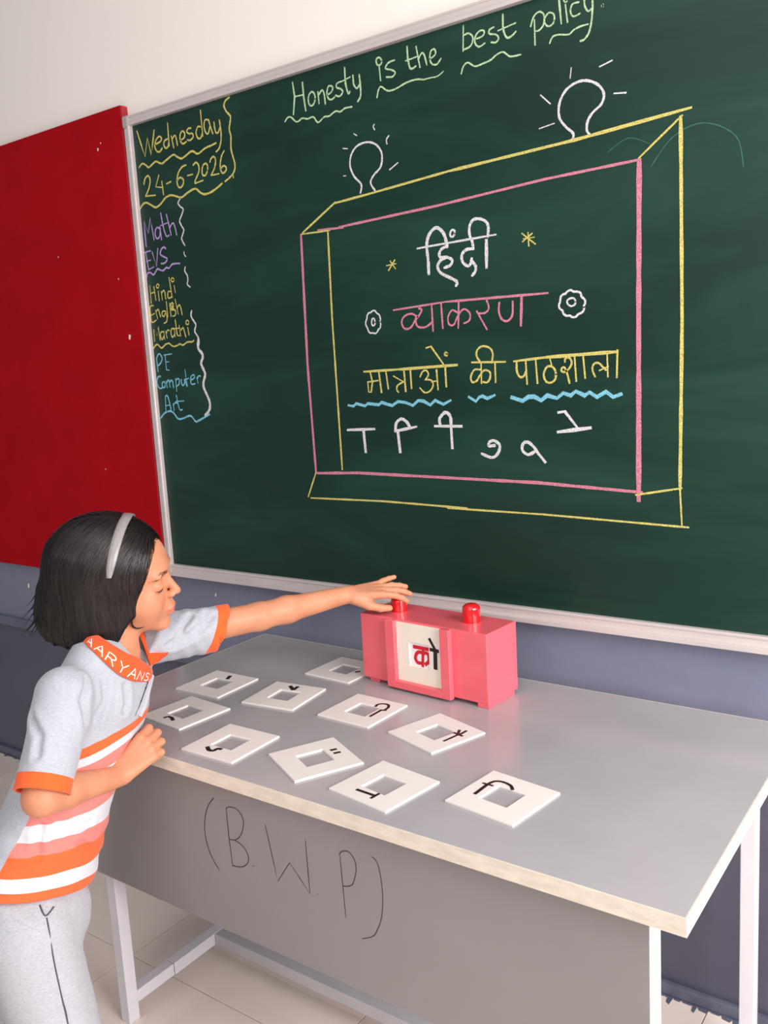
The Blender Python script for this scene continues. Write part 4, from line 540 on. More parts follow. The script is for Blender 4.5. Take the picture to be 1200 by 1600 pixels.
FEET = [(HIP + A(.066, -.028, -.03), A(.436, -1.084, .30), A(.450, -1.100, .075)), (HIP + A(-.03, .045, -.03), A(.268, -1.110, .32), A(.225, -1.180, .08))]
def legs_sdf(P):
    d = None
    for a, b, c in FEET:
        e = smin(capsule(P, a, b, .062, .043), capsule(P, b, c, .043, .030), .01)
        d = e if d is None else smin(d, e, .01)
    return d
def body_all(P): return smin(body_sdf(P), legs_sdf(P), .02)

def tcoord(P):
    q = P - HIP; return q @ TFO, q @ TL, q @ TT
HEM = -.06
def hemc(P):
    k = np.interp(P[:, 2], [.58, .815], [.345, -.076]); return P[:, 2] + k * (P[:, 1] + 1.0) - .576
def shirt_core(P):
    f, l, t = tcoord(P)
    d = loft(P, HIP + TT * HEM, CHEST + TT * .055, TFO, [0, .25, .50, .8, .93, 1], [.104, .098, .084, .084, .070, .040], [.124, .118, .110, .124, .108, .060],
             off=[(.010, 0), (.008, 0), (.002, 0), (0, 0), (-.005, 0), (-.01, 0)], k=.02)
    return d
LCUF = LSH + (LEL - LSH) * .62; RCUF = RSH + (REL - RSH) * .95
def rsleeve(P): return smax(capsule(P, RSH, REL + (REL - RSH) * .1, .052, .046), (P - RCUF) @ unit(REL - RSH), .002)
LCN = unit(unit(LEL - LSH) + A(0, 0, -.42))
CREASES = [[[0.3688, -0.654, 0.9936], [0.3732, -0.6888, 0.968], [0.3629, -0.7177, 0.9491]], [[0.3814, -0.6189, 0.9942], [0.3879, -0.6471, 0.9748], [0.3758, -0.6873, 0.9571], [0.3654, -0.7104, 0.9446]], [[0.3919, -0.6151, 0.9875], [0.3938, -0.639, 0.9692], [0.3839, -0.6689, 0.9543], [0.3703, -0.6993, 0.9448]], [[0.4096, -0.9048, 0.9383], [0.4167, -0.9173, 0.9045], [0.4148, -0.9326, 0.8826]], [[0.4132, -0.8638, 0.9191], [0.4161, -0.8658, 0.8976], [0.4177, -0.8757, 0.8762]], [[0.3969, -1.0378, 0.7344], [0.4126, -1.0144, 0.6971], [0.4107, -0.9706, 0.6917]], [[0.4147, -0.9968, 0.6693], [0.4035, -0.9628, 0.6353]], [[0.3924, -1.0454, 0.9206], [0.4275, -1.0568, 0.8972], [0.438, -1.072, 0.8711]], [[0.4225, -0.9511, 0.9642], [0.4416, -0.978, 0.935], [0.445, -0.9778, 0.8942]], [[0.3909, -1.0556, 0.7231], [0.4011, -1.0737, 0.6747]]]
def crease(P):
    out = np.zeros(len(P))
    for pl in CREASES:
        pl = np.array(pl); near = np.where(np.abs(P - pl.mean(0)).max(1) < .075)[0]
        if not len(near): continue
        Pn = P[near]; dm = None
        for i in range(len(pl) - 1):
            c = capsule(Pn, pl[i], pl[i + 1], 0, 0); dm = c if dm is None else np.minimum(dm, c)
        out[near] += .0052 * np.exp(-(dm / .0062) ** 2) - .0022 * np.exp(-((dm - .014) / .008) ** 2)
    return out
def shirt_sdf(P):
    d = shirt_core(P)
    L1 = loft(P, LSH - (LEL - LSH) * .15, LCUF + (LEL - LSH) * .15, A(0, 0, 1), [0, .5, 1], [.052, .050, .052], [.050, .045, .043], off=[(0, 0), (-.004, 0), (-.012, 0)], k=.006)
    L1 = smax(L1, ((P - LCUF) @ LCN), .002)
    d = smin(d, L1, .03)
    R1 = rsleeve(P)
    d = smin(d, R1, .028)
    # folds
    f, l, t = tcoord(P)
    uL = (P - LSH) @ unit(LEL - LSH); wL = (P - LSH) @ A(0, 0, 1)
    fl = np.exp(-((uL - .07) / .06) ** 2) * (np.sqrt(((P - (LSH + LCUF) / 2) ** 2).sum(1)) < .12)
    d = d + .0010 * np.sin((uL * 1.0 + wL * .55) * 190) * fl
    wa = np.exp(-((t - .13) / .06) ** 2) * np.clip(f * 12 + .6, 0, 1)
    d = d + .0022 * np.sin(t * 150 + f * 26 + l * 30) * wa
    d = d + crease(P)
    d = d + .0024 * snoise(P, 38, 3) + .0009 * snoise(P, 90, 5)
    ar = np.exp(-(((P - (RSH + A(.02, .02, -.05))) ** 2).sum(1)) / .05 ** 2)
    d = d + .003 * np.sin((l * .8 + t * .5 + f * .4) * 170) * ar
    # hollow cuffs and neck opening
    d = smax(d, -loft(P, LCUF - (LEL - LSH) * .10, LCUF + (LEL - LSH) * .2, A(0, 0, 1), [0, 1], [.048, .049], [.039, .040], off=[(-.010, 0), (-.012, 0)], k=.004), .002)
    d = smax(d, -loft(P, RCUF - (REL - RSH) * .12, RCUF + (REL - RSH) * .3, TFO, [0, 1], [.043, .043], [.042, .042], k=.004), .002)
    d = smax(d, -capsule(P, CHEST + TT * .02 + A(.012, .012, 0), CHEST + TT * .12 + A(.012, .012, 0), .046, .056), .006)
    hc = hemc(P); inner = np.maximum(loft(P, HIP - TT * .12, HIP + TT * .12, TFO, [0, 1], [.090, .084], [.110, .104], off=[(.008, 0), (.006, 0)], k=.004), hc - .02)
    d = smax(smax(d, -hc, .003), -inner, .003)
    return d
def trouser_sdf(P):
    f, l, t = tcoord(P)
    d = ellip(P, HIP + TF * .020 + A(0, -.002, -.03), (.100, .108, .10))
    d = smin(d, loft(P, HIP, HIP + TT * .09, TFO, [0, 1], [.088, .080], [.108, .100]), .02)
    for i, (a, b, c) in enumerate(FEET):
        e = smin(capsule(P, a, b, .080, .068), capsule(P, b, c, .062, .056), .02); d = smin(d, e, .022)
    d = d + .0030 * snoise(P * A(1, 1, .45), 42, 8) + .0012 * snoise(P, 95, 2)
    return smax(d, .05 - P[:, 2], .003)
# hair volume
def hair_sdf(P):
    q = (P - HC) @ HR / HS; m = np.stack([q[:, 0], np.abs(q[:, 1]), q[:, 2]], 1)
    d = ellip(q, A(-.026, 0, .030), (.110, .094, .092))
    d = smin(d, loft(q, A(-.036, 0, .060), A(-.056, 0, -.106), A(1, 0, 0), [0, .5, .85, 1], [.080, .107, .112, .108], [.070, .094, .096, .090], k=.005), .02)
    d = d + .0026 * snoise(np.stack([q[:, 0], q[:, 1], q[:, 2] * .22], 1), 150, 11) * np.clip(.9 - q[:, 2] * 9, 0, 1)
    # face opening
    fo = ellip(m, A(.118, 0, -.052), (.104, .096, .136)); d = smax(d, -fo, .012)
    fo2 = ellip(m, A(.070, 0, -.12), (.110, .115, .086)); d = smax(d, -fo2, .010)
    return d * HS
# SDF-END

def skin_material():
    m = bpy.data.materials.new('skin'); m.use_nodes = True; nt, N = nodes(m); b = nt.nodes['Principled BSDF']
    tc = N('ShaderNodeTexCoord'); nz = N('ShaderNodeTexNoise', i_Scale=28.0, i_Detail=4.0); nt.links.new(tc.outputs['Object'], nz.inputs['Vector'])
    mx = N('ShaderNodeMix', data_type='RGBA'); mx.inputs[6].default_value = srgb(188, 122, 90); mx.inputs[7].default_value = srgb(212, 148, 116); nt.links.new(nz.outputs[0], mx.inputs[0])
    at = N('ShaderNodeAttribute', attribute_name='lip'); m2 = N('ShaderNodeMix', data_type='RGBA'); nt.links.new(at.outputs['Fac'], m2.inputs[0]); nt.links.new(mx.outputs[2], m2.inputs[6]); m2.inputs[7].default_value = srgb(204, 112, 102)
    a3 = N('ShaderNodeAttribute', attribute_name='lash'); m3 = N('ShaderNodeMix', data_type='RGBA'); nt.links.new(a3.outputs['Fac'], m3.inputs[0]); nt.links.new(m2.outputs[2], m3.inputs[6]); m3.inputs[7].default_value = srgb(120, 66, 50)
    nt.links.new(m3.outputs[2], b.inputs['Base Color']); b.inputs['Roughness'].default_value = .5; b.inputs['Specular IOR Level'].default_value = .35
    b.inputs['Subsurface Weight'].default_value = .25; b.inputs['Subsurface Radius'].default_value = (1, .4, .25); b.inputs['Subsurface Scale'].default_value = .006
    return m

def fabric(name, base, dark, attr_fn=None, rough=.9):
    m = bpy.data.materials.new(name); m.use_nodes = True; nt, N = nodes(m); b = nt.nodes['Principled BSDF']
    tc = N('ShaderNodeTexCoord'); mp = N('ShaderNodeMapping'); mp.inputs['Scale'].default_value = (1, 1, 6); nt.links.new(tc.outputs['Object'], mp.inputs['Vector'])
    nz = N('ShaderNodeTexNoise', i_Scale=150.0, i_Detail=6.0, i_Roughness=.8); nt.links.new(mp.outputs[0], nz.inputs['Vector'])
    r = N('ShaderNodeMapRange'); r.inputs[1].default_value = .35; r.inputs[2].default_value = .62; nt.links.new(nz.outputs[0], r.inputs[0])
    mx = N('ShaderNodeMix', data_type='RGBA'); mx.inputs[6].default_value = dark; mx.inputs[7].default_value = base; nt.links.new(r.outputs[0], mx.inputs[0])
    out = mx.outputs[2]
    if attr_fn: out = attr_fn(nt, N, out)
    nt.links.new(out, b.inputs['Base Color']); b.inputs['Roughness'].default_value = rough; b.inputs['Specular IOR Level'].default_value = .2
    b.inputs['Sheen Weight'].default_value = .15
    nb = N('ShaderNodeTexNoise', i_Scale=700.0); nt.links.new(tc.outputs['Object'], nb.inputs['Vector'])
    bp = N('ShaderNodeBump', i_Strength=.25, i_Distance=.001); nt.links.new(nb.outputs[0], bp.inputs['Height']); nt.links.new(bp.outputs[0], b.inputs['Normal'])
    return m
ORANGE = srgb(240, 96, 44)
def shirt_bands(nt, N, base):
    st = N('ShaderNodeAttribute', attribute_name='stripe'); ft = N('ShaderNodeAttribute', attribute_name='front'); cu = N('ShaderNodeAttribute', attribute_name='cuff')
    ramp = N('ShaderNodeValToRGB'); cr_ = ramp.color_ramp; cr_.interpolation = 'CONSTANT'
    O4, W4, P4, G4 = srgb(246, 110, 60), srgb(226, 226, 232), srgb(236, 138, 128), srgb(206, 210, 220)
    tab = [(0, O4), (.020, W4), (.048, O4), (.087, P4), (.112, W4), (.142, P4), (.165, W4), (.203, P4), (.222, W4), (.237, O4), (.256, G4)]
    while len(cr_.elements) < len(tab): cr_.elements.new(.5)
    for e, (p, c) in zip(cr_.elements, tab): e.position = p / .4
    for e, (p, c) in zip(cr_.elements, tab): e.color = c
    dv = N('ShaderNodeMath', operation='DIVIDE'); dv.inputs[1].default_value = .4; nt.links.new(st.outputs['Fac'], dv.inputs[0]); nt.links.new(dv.outputs[0], ramp.inputs[0])
    lt = N('ShaderNodeMath', operation='LESS_THAN'); lt.inputs[1].default_value = .256; nt.links.new(st.outputs['Fac'], lt.inputs[0])
    gf = N('ShaderNodeMath', operation='GREATER_THAN'); gf.inputs[1].default_value = 0; nt.links.new(ft.outputs['Fac'], gf.inputs[0])
    mu = N('ShaderNodeMath', operation='MULTIPLY'); nt.links.new(lt.outputs[0], mu.inputs[0]); nt.links.new(gf.outputs[0], mu.inputs[1])
    tone = N('ShaderNodeMix', data_type='RGBA', blend_type='MULTIPLY'); tone.inputs[0].default_value = .35; nt.links.new(ramp.outputs[0], tone.inputs[6]); nt.links.new(base, tone.inputs[7])
    m1 = N('ShaderNodeMix', data_type='RGBA'); nt.links.new(mu.outputs[0], m1.inputs[0]); nt.links.new(base, m1.inputs[6]); nt.links.new(tone.outputs[2], m1.inputs[7])
    gc = N('ShaderNodeMath', operation='GREATER_THAN'); gc.inputs[1].default_value = 0; nt.links.new(cu.outputs['Fac'], gc.inputs[0])
    m2 = N('ShaderNodeMix', data_type='RGBA'); nt.links.new(gc.outputs[0], m2.inputs[0]); nt.links.new(m1.outputs[2], m2.inputs[6]); m2.inputs[7].default_value = ORANGE
    return m2.outputs[2]

girl = empty('person', (.40, -1.12, 0), 'young girl in a grey polo shirt with orange stripes reaching over the desk', 'person')
def gchild(o):
    o.parent = girl; o.matrix_parent_inverse = Matrix.Translation(girl.location).inverted(); return o
M_skin = skin_material()
V, Q = surf(body_all, (.12, -1.30, .04), (.74, -.12, 1.26), .0024)
qh = (V - HC) @ HR / HS
lip = np.exp(-(np.maximum(0, ((qh[:, 1] / .0195) ** 2 + ((qh[:, 2] + .0690) / .0080) ** 2) - .75) * 3)) * (qh[:, 0] > .072) * (qh[:, 0] < .12)
lash = np.exp(-(((np.abs(qh[:, 1]) - .031) / .0135) ** 4)) * np.exp(-((qh[:, 2] + .0165 - .12 * 0) / .0032) ** 2) * (qh[:, 0] > .05) * .8
ya = np.abs(qh[:, 1]); bz = np.interp(ya, [.010, .020, .030, .040, .052], [.0115, .0165, .0195, .0185, .0100])
bw = np.interp(ya, [.008, .012, .022, .036, .052], [.0008, .0026, .0032, .0022, .0006])
brow = np.clip(1.15 - ((qh[:, 2] - bz) / bw) ** 2 * .6, 0, 1) * (ya > .008) * (ya < .053) * (qh[:, 0] > .03)
gchild(np_mesh('body', V, Q, M_skin, attrs=dict(lip=lip, lash=np.maximum(lash, brow))))

M_shirt = fabric('heather_grey_shirt', srgb(182, 184, 193), srgb(154, 156, 167), shirt_bands)
V, Q = surf(shirt_sdf, (.14, -1.26, .44), (.62, -.50, 1.10), .0024)
f_, l_, t_ = tcoord(V)
uL = (V - LCUF) @ LCN; uR = (V - RCUF) @ unit(REL - RSH)
nearL = np.sqrt(((V - LCUF) ** 2).sum(1)) < .085; nearR = np.sqrt(((V - RCUF) ** 2).sum(1)) < .085
sleeve = rsleeve(V) < shirt_core(V) - .001
cuff = np.maximum(np.where(nearL, uL + .026, -1), np.where(nearR & sleeve, uR + .026, -1))
gchild(np_mesh('shirt', V, Q, M_shirt, attrs=dict(stripe=np.where(sleeve, .35, hemc(V)), front=f_ + .004 * np.sin(t_ * 30) - .012, cuff=cuff)))
M_trouser = fabric('heather_grey_trousers', srgb(186, 186, 192), srgb(152, 152, 162))
V, Q = surf(trouser_sdf, (.14, -1.36, .03), (.62, -.90, .70), .0036)
gchild(np_mesh('trousers', V, Q, M_trouser))

# hair: dark volume plus strands that follow it
M_hair = mat('black_hair', srgb(20, 15, 15), .5, noise=.5, nscale=60, spec=.3, stretch=(1, 1, .2))
V, Q = surf(hair_sdf, (.12, -1.02, .92), (.58, -.60, 1.30), .0026)
hair = gchild(np_mesh('hair', V, Q, M_hair))
def grad(fn, P, e=.0015):
    g = np.stack([fn(P + e * np.eye(3)[i]) - fn(P - e * np.eye(3)[i]) for i in range(3)], 1); return g / (np.linalg.norm(g, axis=1)[:, None] + 1e-9)
nrm = grad(hair_sdf, V)
qv = (V - HC) @ HR / HS
up_ok = np.where((qv[:, 2] > -.06) & ((nrm @ HR)[:, 2] > -.3) & (((V - HC) @ HR)[:, 0] < .095))[0]
NS, NP = 8000, 18
sel = RNG.choice(up_ok, NS); P = V[sel] + nrm[sel] * .001
tr = [P.copy()]; side = np.sign((P - HC) @ HL + 1e-6)
j1 = RNG.normal(0, .16, (NS, 3)); step = RNG.uniform(.006, .011, NS)[:, None]; lift = RNG.uniform(.0002, .0036, NS)
for k in range(NP - 1):
    q = (P - HC) @ HR / HS
    bias = np.clip((q[:, 2] - .02) / .08, 0, 1)[:, None]
    d = -HU[None] + bias * (-.9 * HF[None] + side[:, None] * HL[None] * .9) + j1 * .6 + .12 * np.sin(k * .7 + j1 * 9)
    n = grad(hair_sdf, P); d = d - (d * n).sum(1)[:, None] * n; d /= np.linalg.norm(d, axis=1)[:, None]
    P2 = P + d * step
    dd = hair_sdf(P2); n = grad(hair_sdf, P2); P2 = P2 - (dd - lift)[:, None] * n * .8
    stop = (((P2 - HC) @ HR)[:, 2] < -.106 - RNG.uniform(0, .016, NS)); P2[stop] = P[stop] + (P2[stop] - P[stop]) * .02
    P = P2; tr.append(P.copy())
T_ = np.stack(tr, 1)                                              # NS, NP, 3
tan = np.gradient(T_, axis=1); tan /= np.linalg.norm(tan, axis=2)[..., None] + 1e-9
nn = grad(hair_sdf, T_.reshape(-1, 3)).reshape(T_.shape); sd = np.cross(tan, nn); sd /= np.linalg.norm(sd, axis=2)[..., None] + 1e-9
wd = np.interp(np.arange(NP), [0, 2, NP - 4, NP - 1], [.0001, .00075, .0006, .0001])[None, :, None] * RNG.uniform(.6, 1.3, (NS, 1, 1))
VV = np.stack([T_ + sd * wd, T_ + nn * wd * .7, T_ - sd * wd], 2).reshape(-1, 3)
b0 = (np.arange(NS)[:, None] * NP + np.arange(NP - 1)[None]).reshape(-1) * 3
Qs = np.concatenate([np.stack([b0 + a, b0 + b, b0 + b + 3, b0 + a + 3], 1) for a, b in ((0, 1), (1, 2))])
M_strand = mat('hair_strand', srgb(26, 18, 18), .36, spec=.45)
nt, N = nodes(M_strand); at = N('ShaderNodeAttribute', attribute_name='tone'); mx = N('ShaderNodeMix', data_type='RGBA')
mx.inputs[6].default_value = srgb(14, 10, 11); mx.inputs[7].default_value = srgb(46, 32, 29); nt.links.new(at.outputs['Fac'], mx.inputs[0]); nt.links.new(mx.outputs[2], nt.nodes['Principled BSDF'].inputs['Base Color'])
tone = np.repeat(RNG.uniform(0, 1, NS) ** 3.5, NP * 3)
so = np_mesh('hair_strands', VV, Qs, M_strand, attrs=dict(tone=tone), kind='stuff'); so.parent = hair
# face lock and loose ends as tapered tubes
def tube(name, pts, r, m, parent, n=6, rs=None, flat=1.0, **props):
    pts = catmull([tuple(p) for p in pts], 4); V, F = [], []
    up = A(0, 0, 1)
    for i, p in enumerate(pts):
        p = A(*p); a = A(*pts[max(i - 1, 0)]); b = A(*pts[min(i + 1, len(pts) - 1)]); t = unit(b - a); x = np.cross(t, up)
        if np.linalg.norm(x) < .1: x = np.cross(t, A(1, 0, 0))
        x = unit(x); y = np.cross(t, x); u = i / (len(pts) - 1); rr_ = r * (np.interp(u, [j / (len(rs) - 1) for j in range(len(rs))], rs) if rs else 1)
        for k in range(n):
            an = 2 * math.pi * k / n; V.append(p + rr_ * (math.cos(an) * x + flat * math.sin(an) * y))
    for i in range(len(pts) - 1):
        for k in range(n): F.append((i * n + k, i * n + (k + 1) % n, (i + 1) * n + (k + 1) % n, (i + 1) * n + k))
    return link(name, V, F, m, parent, smooth=True, **props)
def on_head(x, y, z, off=.0005, fn=head_sdf):
    p = hp(x, y, z)[None]
    for _ in range(12): p = p - (fn(p) - off)[:, None] * grad(fn, p)
    return p[0]
lock = gchild(tube('hair_lock', [on_head(.030, -.072, .01, .004), on_head(.030, -.075, -.03, .003), on_head(.026, -.07, -.06, .0035), on_head(.024, -.062, -.080, .003), on_head(.032, -.055, -.090, .002), on_head(.046, -.05, -.084, .002)], .0022, M_strand, None, rs=[.6, 1, .9, .9, .7, .1]))
for k in range(14):
    a0 = RNG.uniform(2.2, 3.9); z0 = RNG.uniform(-.085, -.045); ra_ = .150
    b = [hp(-.05 + math.cos(a0) * .104, math.sin(a0) * .09, z0 + .03), hp(-.055 + math.cos(a0) * .115, math.sin(a0) * .098, z0), hp(-.06 + math.cos(a0) * (.122 + RNG.uniform(0, .014)), math.sin(a0) * .104, z0 - RNG.uniform(.01, .03))]
    o = tube('hair_wisp', b, .0011, M_strand, None, n=4, rs=[.8, 1, .1]); gchild(o); o.parent = hair; o.matrix_parent_inverse = Matrix.Identity(4)
# eyelashes and eyebrows
M_lash = mat('dark_lash', srgb(28, 18, 18), .6)
M_brow = mat('brow_hair', srgb(64, 42, 36), .8)
bhair = []
for s_ in (-1, 1):
    gchild(tube('eyelash', [on_head(.084, s_ * .0235, -.0168), on_head(.084, s_ * .027, -.0176), on_head(.084, s_ * .031, -.0178), on_head(.078, s_ * .039, -.0160), on_head(.070, s_ * .0455, -.0125)], .0011, M_lash, None, rs=[.3, 1, 1.2, 1, .3], flat=.8))
    for k in range(26):
        y0 = .011 + .0395 * k / 25; zz = float(np.interp(y0, [.010, .020, .030, .040, .052], [.0115, .0165, .0195, .0185, .0100])) + RNG.uniform(-.0018, .0014)
        bhair.append([on_head(.09 - y0 * .3, s_ * (y0 + dy), zz + dz, .0004) for dy, dz in ((0, -.001), (.003, .0006), (.0065, .0008))])
    V, F = [], []
    for pl in bhair:
        n = len(V); t = unit(pl[2] - pl[0]); sdd = unit(np.cross(t, unit(pl[1] - HC))) * .00035
        V += [pl[0] - sdd, pl[0] + sdd, pl[1] - sdd, pl[1] + sdd, pl[2]]; F += [(n, n + 1, n + 3, n + 2), (n + 2, n + 3, n + 4)]
    bhair = []
    gchild(link('eyebrow', V, F, M_brow, kind='stuff'))
# headband over the hair
M_band = mat('grey_satin_band', srgb(150, 142, 142), .3, noise=.2, nscale=60)
def hair_hit(dirv, x0):
    lo_, hi_ = .02, .2
    o = hp(x0, 0, .01)
    for _ in range(24):
        mid = (lo_ + hi_) / 2
        if hair_sdf((o + dirv * mid)[None])[0] < 0: lo_ = mid
        else: hi_ = mid
    return o + dirv * hi_
V, F = [], []; nA = 40
for i in range(nA + 1):
    an = math.radians(-72 + 144 * i / nA)
    dirv = HR @ A(.19 * math.cos(an) - .03 * abs(math.sin(an)), math.sin(an), math.cos(an)); dirv = unit(dirv)
    cpt = hair_hit(dirv, .0); nrm_ = unit(cpt - hp(.0, 0, 0)); wdt = .0098 * (1 - .55 * (abs(an) / 1.26) ** 6)
    sdv = unit(HF - (HF @ nrm_) * nrm_)
    for a, b in ((-1, .0002), (-.9, .0026), (0, .0034), (.9, .0026), (1, .0002), (0, -.0015)): V.append(cpt + sdv * wdt * a + nrm_ * (b + .0030))
for i in range(nA):
    for k in range(6): F.append((i * 6 + k, i * 6 + (k + 1) % 6, (i + 1) * 6 + (k + 1) % 6, (i + 1) * 6 + k))
gchild(link('headband', V, F, M_band, smooth=True, label='grey satin headband'))

# ---------------------------------------------------------------- collar with its woven lettering, placket
NEAR_OUT = [[0.318, -0.884, 1.004], [0.372, -0.9028, 0.9996], [0.3988, -0.8972, 0.9785], [0.4131, -0.8763, 0.9469], [0.413, -0.8453, 0.923], [0.3870, -0.7879, 0.8981]]
NEAR_FOLD = [[0.312, -0.863, 1.013], [0.358, -0.873, 1.0135], [0.3872, -0.8645, 0.9968], [0.400, -0.8419, 0.9743], [0.3996, -0.8166, 0.9564], [0.3751, -0.771, 0.9202]]
FAR_FOLD = [[0.3155, -0.7497, 0.9829], [0.3356, -0.7532, 0.9557], [0.3699, -0.768, 0.9225]]
FAR_OUT = [[0.3221, -0.7119, 0.9732], [0.3449, -0.7128, 0.9452], [0.3661, -0.7173, 0.9332], [0.3706, -0.7419, 0.9265]]
def resample(pts, n):
    c = A(*[0]) if False else np.array(catmull([tuple(p) for p in pts], 8)); s = np.r_[0, np.cumsum(np.linalg.norm(np.diff(c, axis=0), axis=1))]; s /= s[-1]
    t = np.linspace(0, 1, n); return np.stack([np.interp(t, s, c[:, k]) for k in range(3)], 1)
def wing(name, fold, out, m, flip=1, na=40, nc=7):
    f = resample(fold, na); o = resample(out, na); g = np.zeros((na, nc, 3)); cen = A(.345, -.81, .96)
    for j in range(nc):
        v = j / (nc - 1); g[:, j] = f * (1 - v) + o * v
    tu = np.gradient(g, axis=0); tv = np.gradient(g, axis=1); n = np.cross(tu, tv) * flip; n /= np.linalg.norm(n, axis=2)[..., None] + 1e-9
    bul = np.sin(np.linspace(0, 1, nc) * math.pi) * .0035; g = g + n * bul[None, :, None]
    top = g + n * .0011; bot = g - n * .0011
    V = np.concatenate([top.reshape(-1, 3), bot.reshape(-1, 3)]); K = na * nc; F = []
    for i in range(na - 1):
        for j in range(nc - 1):
            a = i * nc + j; F.append((a, a + 1, a + nc + 1, a + nc)); F.append((K + a, K + a + nc, K + a + nc + 1, K + a + 1))
    for i in range(na - 1):
        for j in (0, nc - 1): a = i * nc + j; F.append((a, a + nc, K + a + nc, K + a))
    for j in range(nc - 1):
        for i in (0, na - 1): a = i * nc + j; F.append((a, a + 1, K + a + 1, K + a))
    ob = gchild(link(name, V, F, m, smooth=False)); ob.data.polygons.foreach_set('use_smooth', [True] * len(ob.data.polygons))
    def at(u, v, h):
        x = np.clip(u, 0, 1) * (na - 1); y = np.clip(v, 0, 1) * (nc - 1); i = min(int(x), na - 2); j = min(int(y), nc - 2); a, b = x - i, y - j
        P = (g[i, j] * (1 - a) + g[i + 1, j] * a) * (1 - b) + (g[i, j + 1] * (1 - a) + g[i + 1, j + 1] * a) * b
        return P + n[i, j] * (.0011 + h)
    return ob, at
M_orange = fabric('orange_rib_knit', srgb(238, 92, 42), srgb(222, 78, 34))
M_thread = mat('white_thread', srgb(240, 226, 224), .8)
GL = dict(A=[[0, 0, .5, 1, 1, 0], [.2, .38, .8, .38]], R=[[0, 0, 0, 1, .6, 1, .85, .85, .85, .65, .6, .5, 0, .5], [.45, .5, .95, 0]], Y=[[0, 1, .5, .5, 1, 1], [.5, .5, .5, 0]],
          N=[[0, 0, 0, 1, .95, 0, .95, 1]], S=[[.9, .85, .6, 1, .25, .95, .08, .75, .25, .57, .7, .45, .9, .28, .75, .06, .4, 0, .05, .12]])
def weave(text, at, ob, u0, u1, v0, v1, w=.0011):
    n = len(text); V, F = [], []; cw = (u1 - u0) / n
    for k, ch in enumerate(text):
        V, F = [], []
        for st in GL[ch]:
            pts = [(st[i], st[i + 1]) for i in range(0, len(st), 2)]
            den = []
            for a, b in zip(pts[:-1], pts[1:]): den += [(a[0] + (b[0] - a[0]) * q / 3, a[1] + (b[1] - a[1]) * q / 3) for q in range(3)]
            den.append(pts[-1])
            P = [A(*at(u0 + cw * (k + .08 + x * .74), v0 + (v1 - v0) * y, .0003)) for x, y in den]
            P1 = [A(*at(u0 + cw * (k + .08 + x * .74), v0 + (v1 - v0) * y, .0013)) for x, y in den]
            n0 = len(V)
            for i in range(len(P)):
                t = P[min(i + 1, len(P) - 1)] - P[max(i - 1, 0)]; nn_ = unit(P1[i] - P[i]); sd_ = unit(np.cross(t, nn_)) * w
                V += [P[i] - sd_, P[i] + sd_]
            F += [(n0 + 2 * i, n0 + 2 * i + 1, n0 + 2 * i + 3, n0 + 2 * i + 2) for i in range(len(P) - 1)]
        o = gchild(link('woven_letter', V, F, M_thread)); o.parent = ob; o.matrix_parent_inverse = ob.matrix_basis.inverted() @ Matrix.Translation(girl.location).inverted() if False else Matrix.Identity(4)
cw_, at1 = wing('collar', NEAR_FOLD, NEAR_OUT, M_orange, flip=-1)
weave('AARYANS', at1, cw_, .16, .97, .93, .50)
cw2, at2 = wing('collar', FAR_FOLD, FAR_OUT, M_orange, flip=-1)
weave('AA', at2, cw2, .96, .28, .86, .50)
M_plk = fabric('pale_placket', srgb(190, 190, 198), srgb(166, 168, 178))
PL_A = [[0.3762, -0.7750, 0.9160], [0.3900, -0.7930, 0.9000], [0.4010, -0.8130, 0.8850], [0.4080, -0.8320, 0.8700], [0.4110, -0.8480, 0.8560]]
def snap(p, fn, off):
    p = A(*p)[None]
    for _ in range(10): p = p - (fn(p) - off)[:, None] * grad(fn, p)
    return p[0]
fr = [snap(p, shirt_core, .0045) for p in PL_A]; fl_ = [snap(A(*p) + TL * .024 + TFO * .01, shirt_core, .0045) for p in PL_A]
pk, at3 = wing('placket', [tuple(p) for p in fr], [tuple(p) for p in fl_], M_plk, flip=-1, na=24, nc=4)
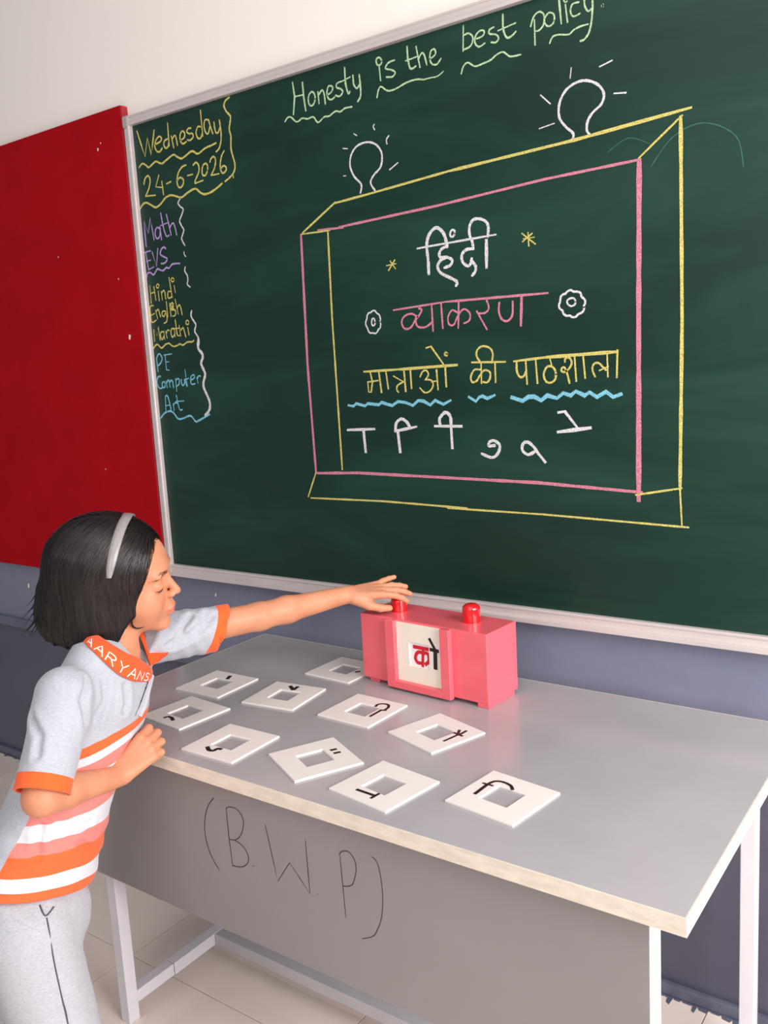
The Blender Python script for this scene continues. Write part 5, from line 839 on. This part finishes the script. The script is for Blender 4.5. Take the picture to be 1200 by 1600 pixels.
M_btn = mat('dark_button', srgb(52, 52, 66), .35); M_badge = mat('pink_print', srgb(236, 110, 140), .6)
for u, v, m_, w_ in ((.18, .18, M_btn, .0022), (.42, .12, M_btn, .0026), (.55, .25, M_badge, .0024), (.70, .08, M_btn, .0016)):
    c = at3(u, v, .0004); c2 = at3(u, v, .0014); nn_ = unit(c2 - c); x = unit(np.cross(nn_, TT)); y = np.cross(nn_, x)
    V = [c + nn_ * .0008] + [c + w_ * (x * math.cos(k * math.pi / 4) + y * 1.5 * math.sin(k * math.pi / 4)) for k in range(8)]
    gchild(link('button' if m_ is M_btn else 'printed_badge', V, [(0, 1 + k, 1 + (k + 1) % 8) for k in range(8)], m_))
# trouser piping along the side seam and pocket slit
PIPE = [[0.4312, -1.0876, 0.5785], [0.4438, -1.0934, 0.561], [0.4549, -1.0984, 0.5138], [0.4695, -1.1006, 0.4481], [0.4787, -1.1013, 0.4048]]
PIPE += [[PIPE[-1][0] + .004, PIPE[-1][1] - .004, .25], [.475, -1.165, .12]]
pts = [snap(p, trouser_sdf, .0002) for p in PIPE]
M_pipe = mat('dark_piping', srgb(70, 70, 84), .7)
gchild(tube('side_piping', pts, .0013, M_pipe, None))
POCK = [[0.4111, -1.0858, 0.5949], [0.4282, -1.0878, 0.5812], [0.422, -1.0668, 0.5842]]
gchild(tube('pocket_slit', [snap(p, trouser_sdf, .0003) for p in POCK], .0016, M_pipe, None))
M_shoe = mat('black_shoe', srgb(24, 22, 24), .35); M_sock = mat('white_sock', srgb(220, 218, 216), .9)
for a, b, c in FEET:
    V, Q = surf(lambda P: smax(smin(ellip(P, A(c[0] + .035, c[1] + .018, .034), (.085, .036, .034), np.stack([TF, np.cross(A(0, 0, 1), TF), A(0, 0, 1)], 1)), capsule(P, A(c[0], c[1], .03), A(c[0], c[1], .075), .034, .032), .015), .0005 - P[:, 2], .002), c - A(.13, .13, .08), c + A(.16, .16, .06), .004)
    gchild(np_mesh('shoe', V, Q, M_shoe))
